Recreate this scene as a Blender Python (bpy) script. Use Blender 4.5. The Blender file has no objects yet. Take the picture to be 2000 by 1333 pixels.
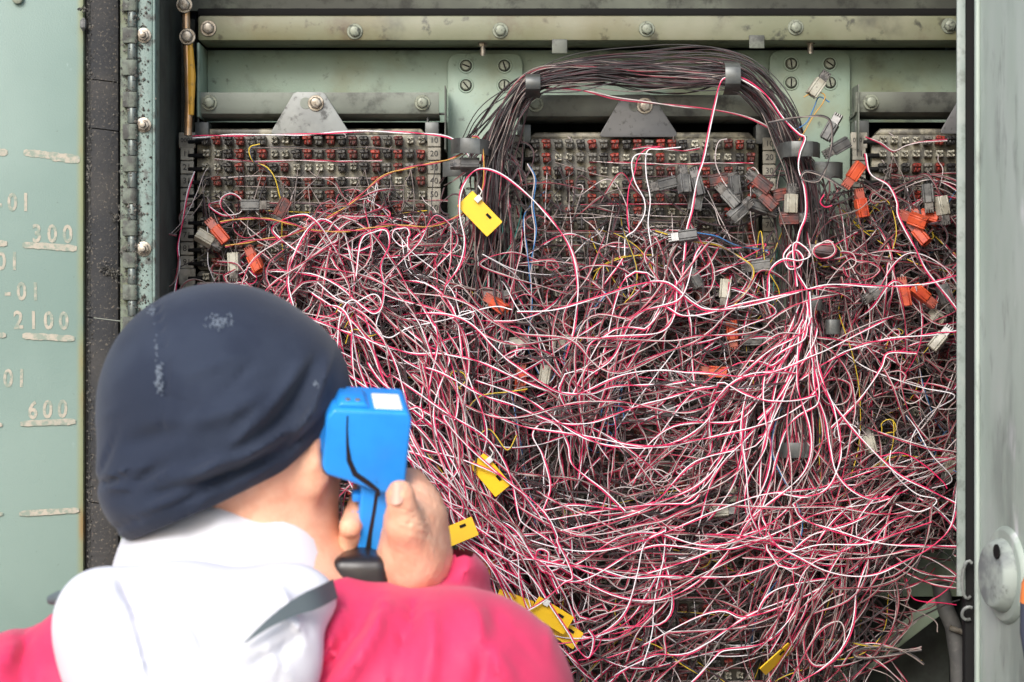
import bpy, bmesh, math, random
import numpy as np
from mathutils import Vector, Matrix, Euler
random.seed(11); rng = np.random.default_rng(11)
R = math.radians
scene = bpy.context.scene
COL = scene.collection
# ------------------------------------------------------------------ camera
CAMD, CAMZ, FPX = 2.6, 1.55, 4680.0
cam = bpy.data.cameras.new('camera'); cam_o = bpy.data.objects.new('camera', cam); COL.objects.link(cam_o)
cam_o.location = (0, -CAMD, CAMZ); cam_o.rotation_euler = (R(90), 0, 0)
cam.sensor_width = 36; cam.lens = FPX / 2000 * 36; cam.clip_start = 0.05; cam.clip_end = 2000
cam.dof.use_dof = True; cam.dof.focus_distance = CAMD - 0.04; cam.dof.aperture_fstop = 8.0
scene.camera = cam_o
# ------------------------------------------------------------------ light
SUN_EL, SUN_AZ = 31, 198      # azimuth clockwise from +Y: behind the camera, a little to its left
world = bpy.data.worlds.new('World'); scene.world = world; world.use_nodes = True
nt = world.node_tree; bg = nt.nodes['Background']
sky = nt.nodes.new('ShaderNodeTexSky'); sky.sky_type = 'NISHITA'; sky.sun_disc = False
sky.sun_elevation = R(SUN_EL); sky.sun_rotation = R(SUN_AZ); sky.air_density = 1.0; sky.dust_density = 2.0; sky.ozone_density = 1.0
nt.links.new(sky.outputs[0], bg.inputs[0]); bg.inputs[1].default_value = 0.13
sun = bpy.data.lights.new('sun', 'SUN'); sun.energy = 1.5; sun.angle = R(24); sun.color = (1.0, 0.985, 0.97)
sun_o = bpy.data.objects.new('sun', sun); COL.objects.link(sun_o)
sd = Vector((math.sin(R(SUN_AZ)) * math.cos(R(SUN_EL)), math.cos(R(SUN_AZ)) * math.cos(R(SUN_EL)), math.sin(R(SUN_EL))))
sun_o.location = sd * 20; sun_o.rotation_euler = (-sd).to_track_quat('-Z', 'Y').to_euler()
vs = scene.view_settings; vs.view_transform = 'Standard'; vs.look = 'None'; vs.exposure = 0.92; vs.gamma = 1.0; vs.use_curve_mapping = False
# ------------------------------------------------------------------ helpers
def P(px, py, Y=0.0):
    s = (CAMD + Y) / FPX
    return Vector(((px - 1000) * s, Y, CAMZ + (666.5 - py) * s))
def PD(px, py, d): return P(px, py, d - CAMD)
def S(Y=0.0): return (CAMD + Y) / FPX          # metres per photograph pixel at depth Y

class MB:
    def __init__(self): self.v = []; self.f = []; self.m = []
    def add(self, vs_, fs, m=0):
        b = len(self.v); self.v += [tuple(v) for v in vs_]; self.f += [tuple(b + i for i in f) for f in fs]; self.m += [m] * len(fs); return self
    def box(self, c, s, rot=None, m=0):
        c = Vector(c); M = rot.to_matrix() if isinstance(rot, Euler) else (rot or Matrix.Identity(3))
        vs_ = [c + M @ Vector((x * s[0] / 2, y * s[1] / 2, z * s[2] / 2)) for x in (-1, 1) for y in (-1, 1) for z in (-1, 1)]
        return self.add(vs_, [(0, 1, 3, 2), (4, 6, 7, 5), (0, 4, 5, 1), (2, 3, 7, 6), (0, 2, 6, 4), (1, 5, 7, 3)], m)
    def span(self, a, b, m=0):
        return self.box([(a[i] + b[i]) / 2 for i in range(3)], [abs(b[i] - a[i]) for i in range(3)], None, m)
    def cyl(self, p0, p1, r0, r1=None, n=16, m=0, caps=True):
        p0, p1 = Vector(p0), Vector(p1); r1 = r0 if r1 is None else r1
        t = (p1 - p0).normalized(); u = t.orthogonal().normalized(); w = t.cross(u)
        vs_ = []
        for p, r in ((p0, r0), (p1, r1)):
            for k in range(n):
                a = 2 * math.pi * k / n; vs_.append(p + (u * math.cos(a) + w * math.sin(a)) * r)
        fs = [(k, (k + 1) % n, n + (k + 1) % n, n + k) for k in range(n)]
        if caps: fs += [tuple(range(n))[::-1], tuple(range(n, 2 * n))]
        return self.add(vs_, fs, m)
    def prism(self, poly, y0, y1, m=0):               # poly: list of (x, z); extruded along Y
        n = len(poly)
        vs_ = [(x, y0, z) for x, z in poly] + [(x, y1, z) for x, z in poly]
        fs = [tuple(range(n)), tuple(range(2 * n - 1, n - 1, -1))] + [(k, n + k, n + (k + 1) % n, (k + 1) % n) for k in range(n)]
        return self.add(vs_, fs, m)
    def tube(self, pts, r, n=8, m=0):
        pts = [Vector(p) for p in pts]; vs_ = []; u = None
        for i, p in enumerate(pts):
            t = (pts[min(i + 1, len(pts) - 1)] - pts[max(i - 1, 0)]).normalized()
            u = t.orthogonal().normalized() if u is None else (u - t * u.dot(t)).normalized()
            w = t.cross(u); rr = r[i] if isinstance(r, (list, tuple)) else r
            vs_ += [p + (u * math.cos(2 * math.pi * k / n) + w * math.sin(2 * math.pi * k / n)) * rr for k in range(n)]
        fs = [(i * n + k, i * n + (k + 1) % n, (i + 1) * n + (k + 1) % n, (i + 1) * n + k) for i in range(len(pts) - 1) for k in range(n)]
        fs += [tuple(range(n))[::-1], tuple(range((len(pts) - 1) * n, len(pts) * n))]
        return self.add(vs_, fs, m)
    def mesh(self, name, mats, bevel=0, seg=2, smooth=True):
        bm = bmesh.new(); bv = [bm.verts.new(v) for v in self.v]
        for f, m in zip(self.f, self.m):
            try: fc = bm.faces.new([bv[i] for i in f]); fc.material_index = m
            except ValueError: pass
        bmesh.ops.recalc_face_normals(bm, faces=bm.faces)
        if bevel:
            ed = [e for e in bm.edges if len(e.link_faces) == 2 and e.calc_face_angle(0) > 0.6]
            bmesh.ops.bevel(bm, geom=ed, offset=bevel, segments=seg, profile=0.5, affect='EDGES', clamp_overlap=True)
        me = bpy.data.meshes.new(name); bm.to_mesh(me); bm.free()
        for mt in (mats if isinstance(mats, (list, tuple)) else [mats]): me.materials.append(mt)
        if smooth: shade(me)
        return me
    def build(self, name, mats, parent=None, bevel=0, seg=2, smooth=True):
        return link(name, self.mesh(name, mats, bevel, seg, smooth), parent)
def shade(me, ang=38):
    me.shade_smooth()
    try: me.set_sharp_from_angle(angle=R(ang))
    except Exception: pass
def wloc(o):
    v = Vector((0, 0, 0))
    while o is not None: v = v + o.matrix_parent_inverse.translation + o.location if o.parent else v + o.location; o = o.parent
    return v
def link(name, me, parent=None, loc=None, rot=None):
    o = bpy.data.objects.new(name, me); COL.objects.link(o)
    if loc is not None: o.location = loc
    if rot is not None: o.rotation_euler = rot
    if parent is not None:
        o.parent = parent; o.matrix_parent_inverse = ROOTM[parent.name].inverted()
        ROOTM[name if False else o.name] = Matrix.Translation(o.location) @ (rot.to_matrix().to_4x4() if isinstance(rot, Euler) else Matrix.Identity(4))
    else:
        ROOTM[o.name] = Matrix.Translation(o.location) @ (rot.to_matrix().to_4x4() if isinstance(rot, Euler) else Matrix.Identity(4))
    return o
ROOTM = {}
def thing(name, label, cat, loc=(0, 0, 0), group=None):
    o = link(name, None, None, Vector(loc)); return tag(o, label, cat, group)
def tag(o, label, cat, group=None):
    o['label'] = label; o['category'] = cat
    if group: o['group'] = group
    return o
def struct(o): o['kind'] = 'structure'; return o
_tx = {}
def text_mesh(s, size, mat, ext=0.0002, off=0.0, align='CENTER'):
    k = (s, size, mat.name, off)
    if k not in _tx:
        cu = bpy.data.curves.new('t', 'FONT'); cu.body = s; cu.size = size; cu.extrude = ext; cu.offset = off
        cu.align_x = align; cu.align_y = 'CENTER'; cu.resolution_u = 3
        o = bpy.data.objects.new('t', cu); COL.objects.link(o); bpy.context.view_layer.update()
        me = bpy.data.meshes.new_from_object(o.evaluated_get(bpy.context.evaluated_depsgraph_get()))
        bpy.data.objects.remove(o); me.materials.clear(); me.materials.append(mat); _tx[k] = me
    return _tx[k]
# ------------------------------------------------------------------ materials
def mat(name, col, rough=0.5, metal=0.0, col2=None, scale=8.0, thr=(0.4, 0.65), dirt=None, dscale=30.0, dthr=(0.55, 0.7), damt=0.7,
        bump=0.0, bscale=200.0, rnd=0.0, stains=(), sheen=0.0, coat=0.0, sss=0.0, stretch=None, spec=None, wear=None):
    m = bpy.data.materials.new(name); m.use_nodes = True; n = m.node_tree.nodes; l = m.node_tree.links; b = n['Principled BSDF']
    b.inputs['Roughness'].default_value = rough; b.inputs['Metallic'].default_value = metal
    if spec is not None: b.inputs['Specular IOR Level'].default_value = spec
    if sheen: b.inputs['Sheen Weight'].default_value = sheen
    if coat: b.inputs['Coat Weight'].default_value = coat
    if sss:
        b.inputs['Subsurface Weight'].default_value = sss; b.inputs['Subsurface Radius'].default_value = (0.01, 0.004, 0.002); b.inputs['Subsurface Scale'].default_value = 0.5
    geo = n.new('ShaderNodeNewGeometry'); pos = geo.outputs['Position']
    if stretch:
        mp = n.new('ShaderNodeMapping'); mp.inputs['Scale'].default_value = stretch; l.new(pos, mp.inputs['Vector']); spos = mp.outputs[0]
    else: spos = pos
    def noise(sc, det=4, p=None, r=0.55):
        t = n.new('ShaderNodeTexNoise'); t.inputs['Scale'].default_value = sc; t.inputs['Detail'].default_value = det; t.inputs['Roughness'].default_value = r; l.new(p or spos, t.inputs['Vector']); return t.outputs['Fac']
    def ramp(sock, a, c):
        mr = n.new('ShaderNodeMapRange'); mr.inputs['From Min'].default_value = a; mr.inputs['From Max'].default_value = c; mr.interpolation_type = 'SMOOTHSTEP'; l.new(sock, mr.inputs['Value']); return mr.outputs[0]
    def mixc(fac, a, c):
        x = n.new('ShaderNodeMix'); x.data_type = 'RGBA'; x.inputs['Factor'].default_value = 0.5
        if isinstance(fac, float): x.inputs['Factor'].default_value = fac
        else: l.new(fac, x.inputs['Factor'])
        for sck, val in ((x.inputs['A'], a), (x.inputs['B'], c)):
            if isinstance(val, tuple): sck.default_value = (*val, 1)
            else: l.new(val, sck)
        return x.outputs['Result']
    def mul(a, k):
        x = n.new('ShaderNodeMath'); x.operation = 'MULTIPLY'; l.new(a, x.inputs[0])
        if isinstance(k, float): x.inputs[1].default_value = k
        else: l.new(k, x.inputs[1])
        return x.outputs[0]
    cur = col
    if col2: cur = mixc(ramp(noise(scale), *thr), col, col2)
    for (scol, ssc, a, c, amt, mask) in stains:        # extra stains: colour, scale, thresholds, amount, (axis, from, to)
        f = mul(ramp(noise(ssc, 5), a, c), amt)
        if mask:
            sx = n.new('ShaderNodeSeparateXYZ'); l.new(pos, sx.inputs[0])
            f = mul(f, ramp(sx.outputs[mask[0]], mask[1], mask[2]))
        cur = mixc(f, cur, scol)
    if rnd:
        oi = n.new('ShaderNodeObjectInfo'); f = mul(oi.outputs['Random'], rnd); cur = mixc(f, cur, dirt or (0.03, 0.03, 0.03))
    if dirt: cur = mixc(mul(ramp(noise(dscale, 6, None, 0.65), *dthr), damt), cur, dirt)
    if isinstance(cur, tuple): b.inputs['Base Color'].default_value = (*cur, 1)
    else: l.new(cur, b.inputs['Base Color'])
    if bump:
        bp = n.new('ShaderNodeBump'); bp.inputs['Strength'].default_value = bump; bp.inputs['Distance'].default_value = 0.001
        l.new(noise(bscale, 4), bp.inputs['Height']); l.new(bp.outputs[0], b.inputs['Normal'])
    return m
SOOT = (0.018, 0.018, 0.017)
M = {}
M['green'] = mat('green paint', (0.23, 0.315, 0.25), 0.5, col2=(0.285, 0.36, 0.285), scale=5, dirt=SOOT, dscale=90, dthr=(0.58, 0.74), damt=0.6, bump=0.25, bscale=500,
                 stains=[((0.16, 0.15, 0.06), 7, 0.5, 0.72, 0.7, None), ((0.07, 0.075, 0.06), 18, 0.55, 0.7, 0.6, None), ((0.2, 0.09, 0.03), 30, 0.7, 0.76, 0.7, None)])
M['door'] = mat('door paint', (0.135, 0.21, 0.18), 0.45, col2=(0.18, 0.26, 0.225), scale=3, dirt=(0.05, 0.06, 0.05), dscale=160, dthr=(0.63, 0.75), damt=0.6, bump=0.22, bscale=600,
                stains=[((0.05, 0.06, 0.045), 14, 0.66, 0.74, 0.45, None), ((0.30, 0.38, 0.35), 26, 0.72, 0.76, 0.5, None),
                        ((0.24, 0.22, 0.05), 6, 0.25, 0.6, 0.55, (0, -0.4468, -0.4405)), ((0.30, 0.13, 0.03), 9, 0.52, 0.66, 0.5, (0, -0.4445, -0.4405))])
M['beam'] = mat('stained beam paint', (0.155, 0.165, 0.10), 0.5, col2=(0.21, 0.21, 0.145), scale=9, dirt=(0.075, 0.045, 0.022), dscale=14, dthr=(0.5, 0.75), damt=0.75, bump=0.15, bscale=300,
                stains=[(SOOT, 60, 0.58, 0.7, 0.75, None), ((0.12, 0.095, 0.03), 5, 0.45, 0.65, 0.7, None), (SOOT, 11, 0.56, 0.72, 0.7, None)])
M['sooty'] = mat('soot and shade paint', (0.19, 0.21, 0.17), 0.55, col2=(0.075, 0.08, 0.068), scale=6, thr=(0.35, 0.6), dirt=SOOT, dscale=45, dthr=(0.48, 0.68), damt=0.75, bump=0.2, bscale=400)
M['plate'] = mat('grey zinc plate', (0.27, 0.285, 0.27), 0.5, 0.1, col2=(0.16, 0.17, 0.165), scale=14, dirt=SOOT, dscale=75, dthr=(0.52, 0.7), damt=0.8, bump=0.1)
M['darkmetal'] = mat('dark grey metal guide', (0.075, 0.08, 0.078), 0.42, 0.3, col2=(0.14, 0.15, 0.145), scale=30, thr=(0.45, 0.7), dirt=SOOT, dscale=70, damt=0.6, bump=0.08)
M['bolt'] = mat('zinc bolt', (0.36, 0.33, 0.28), 0.4, 0.55, col2=(0.22, 0.19, 0.15), scale=160, dirt=(0.06, 0.04, 0.03), dscale=220, dthr=(0.5, 0.7), damt=0.8)
M['greenbolt'] = mat('painted bolt', (0.20, 0.22, 0.17), 0.45, 0.2, dirt=SOOT, dscale=220, dthr=(0.5, 0.7), damt=0.8)
M['black'] = mat('black plastic', (0.010, 0.010, 0.010), 0.8, spec=0.15)
M['void'] = mat('sooty dark inner wall', (0.05, 0.06, 0.05), 0.8, dirt=SOOT, dscale=20, dthr=(0.35, 0.7), damt=0.8)  # near-black walls, posts and lower panel, with darker mottling
M['gasket'] = mat('black foam gasket', (0.024, 0.025, 0.027), 0.85, col2=(0.042, 0.040, 0.038), scale=12, dirt=(0.20, 0.17, 0.13), dscale=330, dthr=(0.56, 0.68), damt=0.7, bump=1.0, bscale=260)
M['grime'] = mat('grime crust', (0.03, 0.03, 0.027), 0.95, col2=(0.15, 0.14, 0.12), scale=300)
M['frame'] = mat('frame paint', (0.12, 0.18, 0.16), 0.5, col2=(0.15, 0.215, 0.19), scale=8, dirt=(0.035, 0.035, 0.03), dscale=80, dthr=(0.50, 0.64), damt=0.85, bump=0.4, bscale=300)
M['olive'] = mat('olive grimy leaf', (0.10, 0.115, 0.06), 0.6, col2=(0.12, 0.15, 0.115), scale=14, dirt=(0.03, 0.03, 0.025), dscale=85, dthr=(0.52, 0.66), damt=0.85, bump=0.5, bscale=300)
M['knuckle'] = mat('worn hinge barrel', (0.13, 0.15, 0.14), 0.42, 0.5, dirt=(0.04, 0.04, 0.035), dscale=150, dthr=(0.55, 0.7), damt=0.6)
M['knuckle2'] = mat('crusted hinge barrel', (0.13, 0.15, 0.12), 0.7, col2=(0.05, 0.05, 0.045), scale=70, dirt=(0.24, 0.24, 0.22), dscale=260, dthr=(0.6, 0.7), damt=0.6, bump=0.8, bscale=260)
M['copper'] = mat('copper rod', (0.42, 0.25, 0.12), 0.35, 0.7, col2=(0.5, 0.36, 0.25), scale=60, dirt=(0.06, 0.045, 0.03), dscale=60, damt=0.7)
M['stencil'] = mat('sprayed cream paint', (0.40, 0.355, 0.285), 0.7, col2=(0.33, 0.31, 0.25), scale=60, dirt=(0.17, 0.235, 0.19), dscale=170, dthr=(0.43, 0.60), damt=0.8)
M['rdoor'] = mat('pale worn door paint', (0.34, 0.40, 0.35), 0.5, col2=(0.44, 0.48, 0.45), scale=9, stretch=(1, 1, 0.25), dirt=(0.15, 0.16, 0.15), dscale=50, dthr=(0.55, 0.72), damt=0.6,
                 stains=[((0.66, 0.66, 0.68), 28, 0.62, 0.72, 0.8, None), ((0.20, 0.23, 0.21), 16, 0.52, 0.66, 0.7, None)])
M['hose'] = mat('grey hose rubber', (0.06, 0.06, 0.06), 0.7, col2=(0.09, 0.09, 0.085), scale=40, dirt=(0.14, 0.13, 0.12), dscale=120, damt=0.4)
M['resin'] = mat('yellowed moulded resin', (0.27, 0.25, 0.18), 0.45, col2=(0.15, 0.14, 0.095), scale=34, dirt=(0.028, 0.025, 0.02), dscale=60, dthr=(0.36, 0.60), damt=0.9, bump=0.2, bscale=150)
M['tagplate'] = mat('aged number tag', (0.36, 0.34, 0.28), 0.5, col2=(0.17, 0.16, 0.13), scale=40, dirt=(0.05, 0.05, 0.04), dscale=90, dthr=(0.5, 0.7), damt=0.7, rnd=0.35)
M['ink'] = mat('black numerals', (0.02, 0.02, 0.02), 0.6)
M['resindark'] = mat('soot-blackened resin', (0.075, 0.068, 0.05), 0.55, col2=(0.035, 0.032, 0.026), scale=28, dirt=(0.015, 0.014, 0.012), dscale=50, dthr=(0.45, 0.72), damt=0.75, bump=0.2, bscale=150)
M['gusset'] = mat('sooty gusset plate', (0.10, 0.10, 0.10), 0.5, 0.1, col2=(0.07, 0.072, 0.075), scale=14, dirt=SOOT, dscale=160, dthr=(0.55, 0.68), damt=0.8, bump=0.1)
M['openterm'] = mat('cream terminal', (0.55, 0.53, 0.43), 0.4, dirt=(0.06, 0.055, 0.045), dscale=240, dthr=(0.45, 0.65), damt=0.8, rnd=0.55)
M['blackcap'] = mat('black terminal cap', (0.02, 0.02, 0.021), 0.35, col2=(0.16, 0.155, 0.145), scale=260, thr=(0.52, 0.68), rnd=0.2, dirt=(0.012, 0.012, 0.012), dscale=500, damt=0.5)
M['greycap'] = mat('dusty grey terminal cap', (0.20, 0.19, 0.165), 0.45, col2=(0.08, 0.078, 0.07), scale=260, rnd=0.5, dirt=(0.015, 0.015, 0.015), dscale=400, damt=0.8)
M['redcap'] = mat('red terminal cap', (0.36, 0.038, 0.022), 0.35, col2=(0.16, 0.03, 0.025), scale=220, thr=(0.45, 0.62), dirt=(0.025, 0.018, 0.02), dscale=330, dthr=(0.48, 0.60), damt=0.88, rnd=0.75)
M['pluggrey'] = mat('dusty grey plug plastic', (0.19, 0.19, 0.18), 0.5, col2=(0.10, 0.10, 0.098), scale=70, dirt=(0.025, 0.025, 0.025), dscale=180, dthr=(0.5, 0.66), damt=0.8, rnd=0.3)
M['plugdark'] = mat('sooty plug plastic', (0.06, 0.06, 0.06), 0.5, col2=(0.11, 0.11, 0.105), scale=90, dirt=SOOT, dscale=150, damt=0.7)
M['plugcream'] = mat('cream plug plastic', (0.42, 0.41, 0.34), 0.45, col2=(0.30, 0.28, 0.22), scale=60, dirt=(0.05, 0.05, 0.045), dscale=200, dthr=(0.55, 0.7), damt=0.7)
M['plugred'] = mat('orange red plug plastic', (0.56, 0.085, 0.03), 0.4, col2=(0.42, 0.055, 0.025), scale=60, dirt=(0.05, 0.03, 0.03), dscale=150, dthr=(0.55, 0.68), damt=0.75)
M['plugmaroon'] = mat('sooty red plug plastic', (0.24, 0.065, 0.05), 0.5, col2=(0.09, 0.06, 0.06), scale=60, dirt=(0.05, 0.045, 0.045), dscale=150, dthr=(0.45, 0.62), damt=0.8)
M['clear'] = mat('clear dusty comb plastic', (0.16, 0.15, 0.14), 0.25, dirt=(0.03, 0.03, 0.03), dscale=200, dthr=(0.4, 0.6), damt=0.8)
M['yellow'] = mat('yellow tag plastic', (0.80, 0.50, 0.012), 0.4, col2=(0.72, 0.44, 0.012), scale=12, dirt=(0.35, 0.22, 0.02), dscale=140, dthr=(0.62, 0.74), damt=0.5)
M['nylon'] = mat('milky nylon', (0.6, 0.6, 0.56), 0.4)
def wmat(name, col, dirt, amt, lo, hi, rough=0.42): return mat(name, col, rough, dirt=dirt, dscale=42, dthr=(lo, hi), damt=amt)
WM = {}
WM['white'] = wmat('clean white insulation', (0.78, 0.755, 0.78), (0.52, 0.46, 0.47), 0.6, 0.5, 0.75)
WM['crimson'] = wmat('crimson insulation', (0.66, 0.014, 0.10), (0.42, 0.012, 0.065), 0.7, 0.45, 0.75)
WM['offwhite'] = wmat('dusty white insulation', (0.56, 0.49, 0.48), (0.28, 0.23, 0.225), 0.8, 0.42, 0.7)
WM['midred'] = wmat('dusty red insulation', (0.46, 0.025, 0.075), (0.20, 0.025, 0.045), 0.85, 0.42, 0.7)
WM['beige'] = wmat('grimy beige insulation', (0.28, 0.23, 0.21), (0.085, 0.07, 0.067), 0.85, 0.4, 0.65, 0.55)
WM['maroon'] = wmat('grimy maroon insulation', (0.27, 0.035, 0.055), (0.09, 0.03, 0.038), 0.85, 0.4, 0.65, 0.55)
M['strip'] = mat('pale stop strip paint', (0.21, 0.25, 0.23), 0.5, col2=(0.27, 0.30, 0.28), scale=20, dirt=(0.08, 0.09, 0.08), dscale=70, dthr=(0.5, 0.7), damt=0.6)
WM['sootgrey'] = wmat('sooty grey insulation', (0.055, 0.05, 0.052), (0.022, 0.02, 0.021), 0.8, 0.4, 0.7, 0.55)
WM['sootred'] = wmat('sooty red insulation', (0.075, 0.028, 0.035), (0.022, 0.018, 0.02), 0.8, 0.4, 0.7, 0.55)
WM['yellow'] = wmat('yellow insulation', (0.62, 0.44, 0.03), (0.25, 0.18, 0.03), 0.7, 0.45, 0.75)
WM['navy'] = wmat('navy insulation', (0.03, 0.035, 0.06), (0.02, 0.02, 0.02), 0.7, 0.45, 0.75)
WM['blue'] = wmat('blue insulation', (0.03, 0.16, 0.40), (0.03, 0.06, 0.12), 0.7, 0.45, 0.75)
WM['ochre'] = wmat('ochre insulation', (0.50, 0.27, 0.05), (0.2, 0.12, 0.04), 0.7, 0.45, 0.75)
WM['teal'] = wmat('teal insulation', (0.04, 0.24, 0.20), (0.03, 0.08, 0.08), 0.7, 0.45, 0.75)
WN = list(WM); WI = {k: i for i, k in enumerate(WN)}; WL = [WM[k] for k in WN]
M['skin'] = mat('skin', (0.80, 0.45, 0.30), 0.5, col2=(0.74, 0.37, 0.24), scale=60, bump=0.5, bscale=420, sss=0.12)
M['nail'] = mat('thumb nail', (0.62, 0.36, 0.28), 0.25)
M['capcloth'] = mat('navy cap cloth', (0.020, 0.027, 0.047), 0.85, col2=(0.028, 0.037, 0.06), scale=16, bump=0.5, bscale=700, sheen=0.12, spec=0.15)
M['capwear'] = mat('worn pale cap threads', (0.14, 0.17, 0.215), 0.9)
M['jacket'] = mat('crimson jacket cloth', (0.66, 0.042, 0.125), 0.6, col2=(0.60, 0.034, 0.11), scale=14, bump=0.25, bscale=700, sheen=0.15, spec=0.25)
M['hood'] = mat('white hood fleece', (0.66, 0.66, 0.70), 0.9, bump=0.2, bscale=600, spec=0.1)
M['lining'] = mat('grey strap webbing', (0.10, 0.125, 0.135), 0.8, bump=0.3, bscale=900)
M['trouser'] = mat('dark trouser cloth', (0.03, 0.035, 0.05), 0.85, bump=0.3, bscale=700)
M['shoe'] = mat('black shoe leather', (0.02, 0.02, 0.02), 0.5)
M['bluecase'] = mat('blue handset plastic', (0.025, 0.30, 0.85), 0.30, col2=(0.022, 0.27, 0.79), scale=30, dirt=(0.02, 0.08, 0.25), dscale=120, dthr=(0.66, 0.76), damt=0.5, bump=0.05)
M['whitelabel'] = mat('white sticker', (0.8, 0.8, 0.8), 0.5)
M['rubber'] = mat('black rubber boot', (0.015, 0.013, 0.014), 0.35)
M['orange'] = mat('orange grip', (0.75, 0.22, 0.06), 0.45)
M['ground'] = mat('grey paving', (0.22, 0.215, 0.20), 0.9, col2=(0.16, 0.155, 0.15), scale=1.5, dirt=(0.07, 0.07, 0.065), dscale=9, dthr=(0.5, 0.75), damt=0.6, bump=0.6, bscale=60)
# ------------------------------------------------------------------ ground
g = MB(); g.add([(-400, -400, 0), (400, -400, 0), (400, 400, 0), (-400, 400, 0)], [(0, 1, 2, 3)])
struct(g.build('ground', M['ground'], None, smooth=False))
# ------------------------------------------------------------------ cabinet shell
XL, XR, ZB, ZT, YF, YB = -0.365, 0.50, 0.30, 2.06, -0.16, 0.16
cab = thing('telephone_cabinet', 'weathered green steel telephone cabinet with both doors open, full of wiring', 'cabinet', (0.06, 0, 0))
def pbox(name, m, a, b, parent=cab, bevel=0.0012):
    mb = MB(); mb.span(a, b); return mb.build(name, m, parent, bevel)
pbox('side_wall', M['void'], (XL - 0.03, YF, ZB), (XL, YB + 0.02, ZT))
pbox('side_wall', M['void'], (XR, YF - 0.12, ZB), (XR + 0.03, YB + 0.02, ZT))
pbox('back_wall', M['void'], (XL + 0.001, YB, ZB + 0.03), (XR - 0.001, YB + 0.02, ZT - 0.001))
pbox('cabinet_floor', M['green'], (XL + 0.001, YF, ZB), (XR - 0.001, YB - 0.001, ZB + 0.03))
pbox('roof', M['green'], (XL - 0.07, YF - 0.02, ZT + 0.001), (XR + 0.07, YB + 0.06, ZT + 0.05), bevel=0.01)
pbox('plinth', M['ground'], (XL - 0.05, YF - 0.03, 0.0), (XR + 0.05, YB + 0.04, ZB - 0.001))
# upper panel above the beam, with its seam
up = pbox('upper_panel', M['sooty'], (P(300, 0, .03).x, 0.03, P(0, 22, 0.03).z), (XR - 0.004, 0.04, ZT - 0.004))  # its dark, dirty paint also stands in for shade under the roof
pbox('seam', M['black'], (P(385, 0, 0.0).x, 0.006, P(0, 29.5, 0.0).z), (XR - 0.006, 0.029, P(0, 22.5, 0.03).z))
# top beam: an angle with a flat face
def bolt_mesh(r, mt, name='bolt', washer=True):
    mb = MB(); 
    if washer: mb.cyl((0, 0, 0), (0, -0.0016, 0), r * 1.32, r * 1.28, 20)
    mb.cyl((0, -0.001, 0), (0, -0.0062, 0), r, r * 0.97, 6)
    mb.cyl((0, -0.006, 0), (0, -0.0072, 0), r * 0.9, r * 0.7, 18)
    return mb.mesh(name, mt, 0.0004, 1)
BOLT = bolt_mesh(0.0068, M['bolt']); GBOLT = bolt_mesh(0.0066, M['greenbolt'])
def bolt(px, py, Y, parent, me=None): return link('bolt', me or BOLT, parent, P(px, py, Y), Euler((0, rng.uniform(0, 3), 0)))
BY = -0.022
tb = pbox('top_beam', M['beam'], (P(386, 0, BY).x, BY, P(0, 80, BY).z), (XR - 0.003, 0.042, P(0, 30.5, BY).z), bevel=0.003)
for i, (x, y) in enumerate([(407, 56), (693, 62), (977, 60), (1263, 57), (1554, 54), (1854, 51)]): bolt(x, y, BY, tb, BOLT if i == 0 else GBOLT)
# pressed tray behind the blocks
ty = 0.045
tray = MB(); x0, x1, z0, z1 = P(390, 0, -0.02).x, XR - 0.002, P(0, 229, -0.02).z, P(0, 84, -0.02).z
tray.span((x0, ty, z0), (x1, ty + 0.004, z1)); 
tray.span((x0 - 0.003, -0.022, z0), (x0, ty + 0.004, z1))
tr = tray.build('pressed_tray', M['green'], cab, 0.001)
for (x, y, w, h) in [(1093, 91, 30, 28), (1478, 82, 30, 26)]:      # bent tabs hanging from the beam
    p = P(x, y, BY - 0.004); mb = MB(); s = S(BY)
    mb.box(p, (w * s, 0.0022, h * s)); mb.box(p + Vector((0, 0.008, h * s / 2 - 0.0012)), (w * s, 0.014, 0.0022))
    mb.build('bent_tab', M['sooty'], cab, 0.0009)
for (x, y) in [(943, 95), (1583, 91)]:
    p = P(x, y, 0.0); mb = MB(); mb.cyl(p + Vector((0, 0, 0.013)), p - Vector((0, 0, 0.008)), 0.0028, n=12)
    for k in range(6): mb.cyl(p + Vector((0, 0, -0.0005 - k * 0.0012)), p + Vector((0, 0, -0.0011 - k * 0.0012)), 0.0034, n=12)
    mb.cyl(p + Vector((0, 0, 0.009)), p + Vector((0, 0, 0.002)), 0.0052, n=6); mb.build('threaded_stud', M['bolt'], cab)
# mounting plates with four slotted screws, upright between the columns
def rrect(x0, x1, z0, z1, r, n=5, corners=(1, 1, 1, 1)):
    out = []
    for (cx, cz, a0, on) in ((x1 - r, z1 - r, 0, corners[0]), (x0 + r, z1 - r, 90, corners[1]), (x0 + r, z0 + r, 180, corners[2]), (x1 - r, z0 + r, 270, corners[3])):
        if on: out += [(cx + r * math.cos(R(a0 + 90 * k / n)), cz + r * math.sin(R(a0 + 90 * k / n))) for k in range(n + 1)]
        else: out.append((cx + r * (1 if a0 in (0, 270) else -1), cz + r * (1 if a0 in (0, 90) else -1)))
    return out
sm = MB(); sm.cyl((0, 0, 0), (0, -0.0012, 0), 0.0088, 0.0082, 20, 0); sm.cyl((0, -0.001, 0), (0, -0.0016, 0), 0.0066, 0.0066, 20, 1)
sm.cyl((0, -0.0015, 0), (0, -0.0034, 0), 0.0058, 0.0046, 18, 2); sm.box((0, -0.0036, 0), (0.0088, 0.0012, 0.0014), None, 1)
SCREW = sm.mesh('screw', [M['green'], M['black'], M['greenbolt'],], 0)
PY = 0.036
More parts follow.
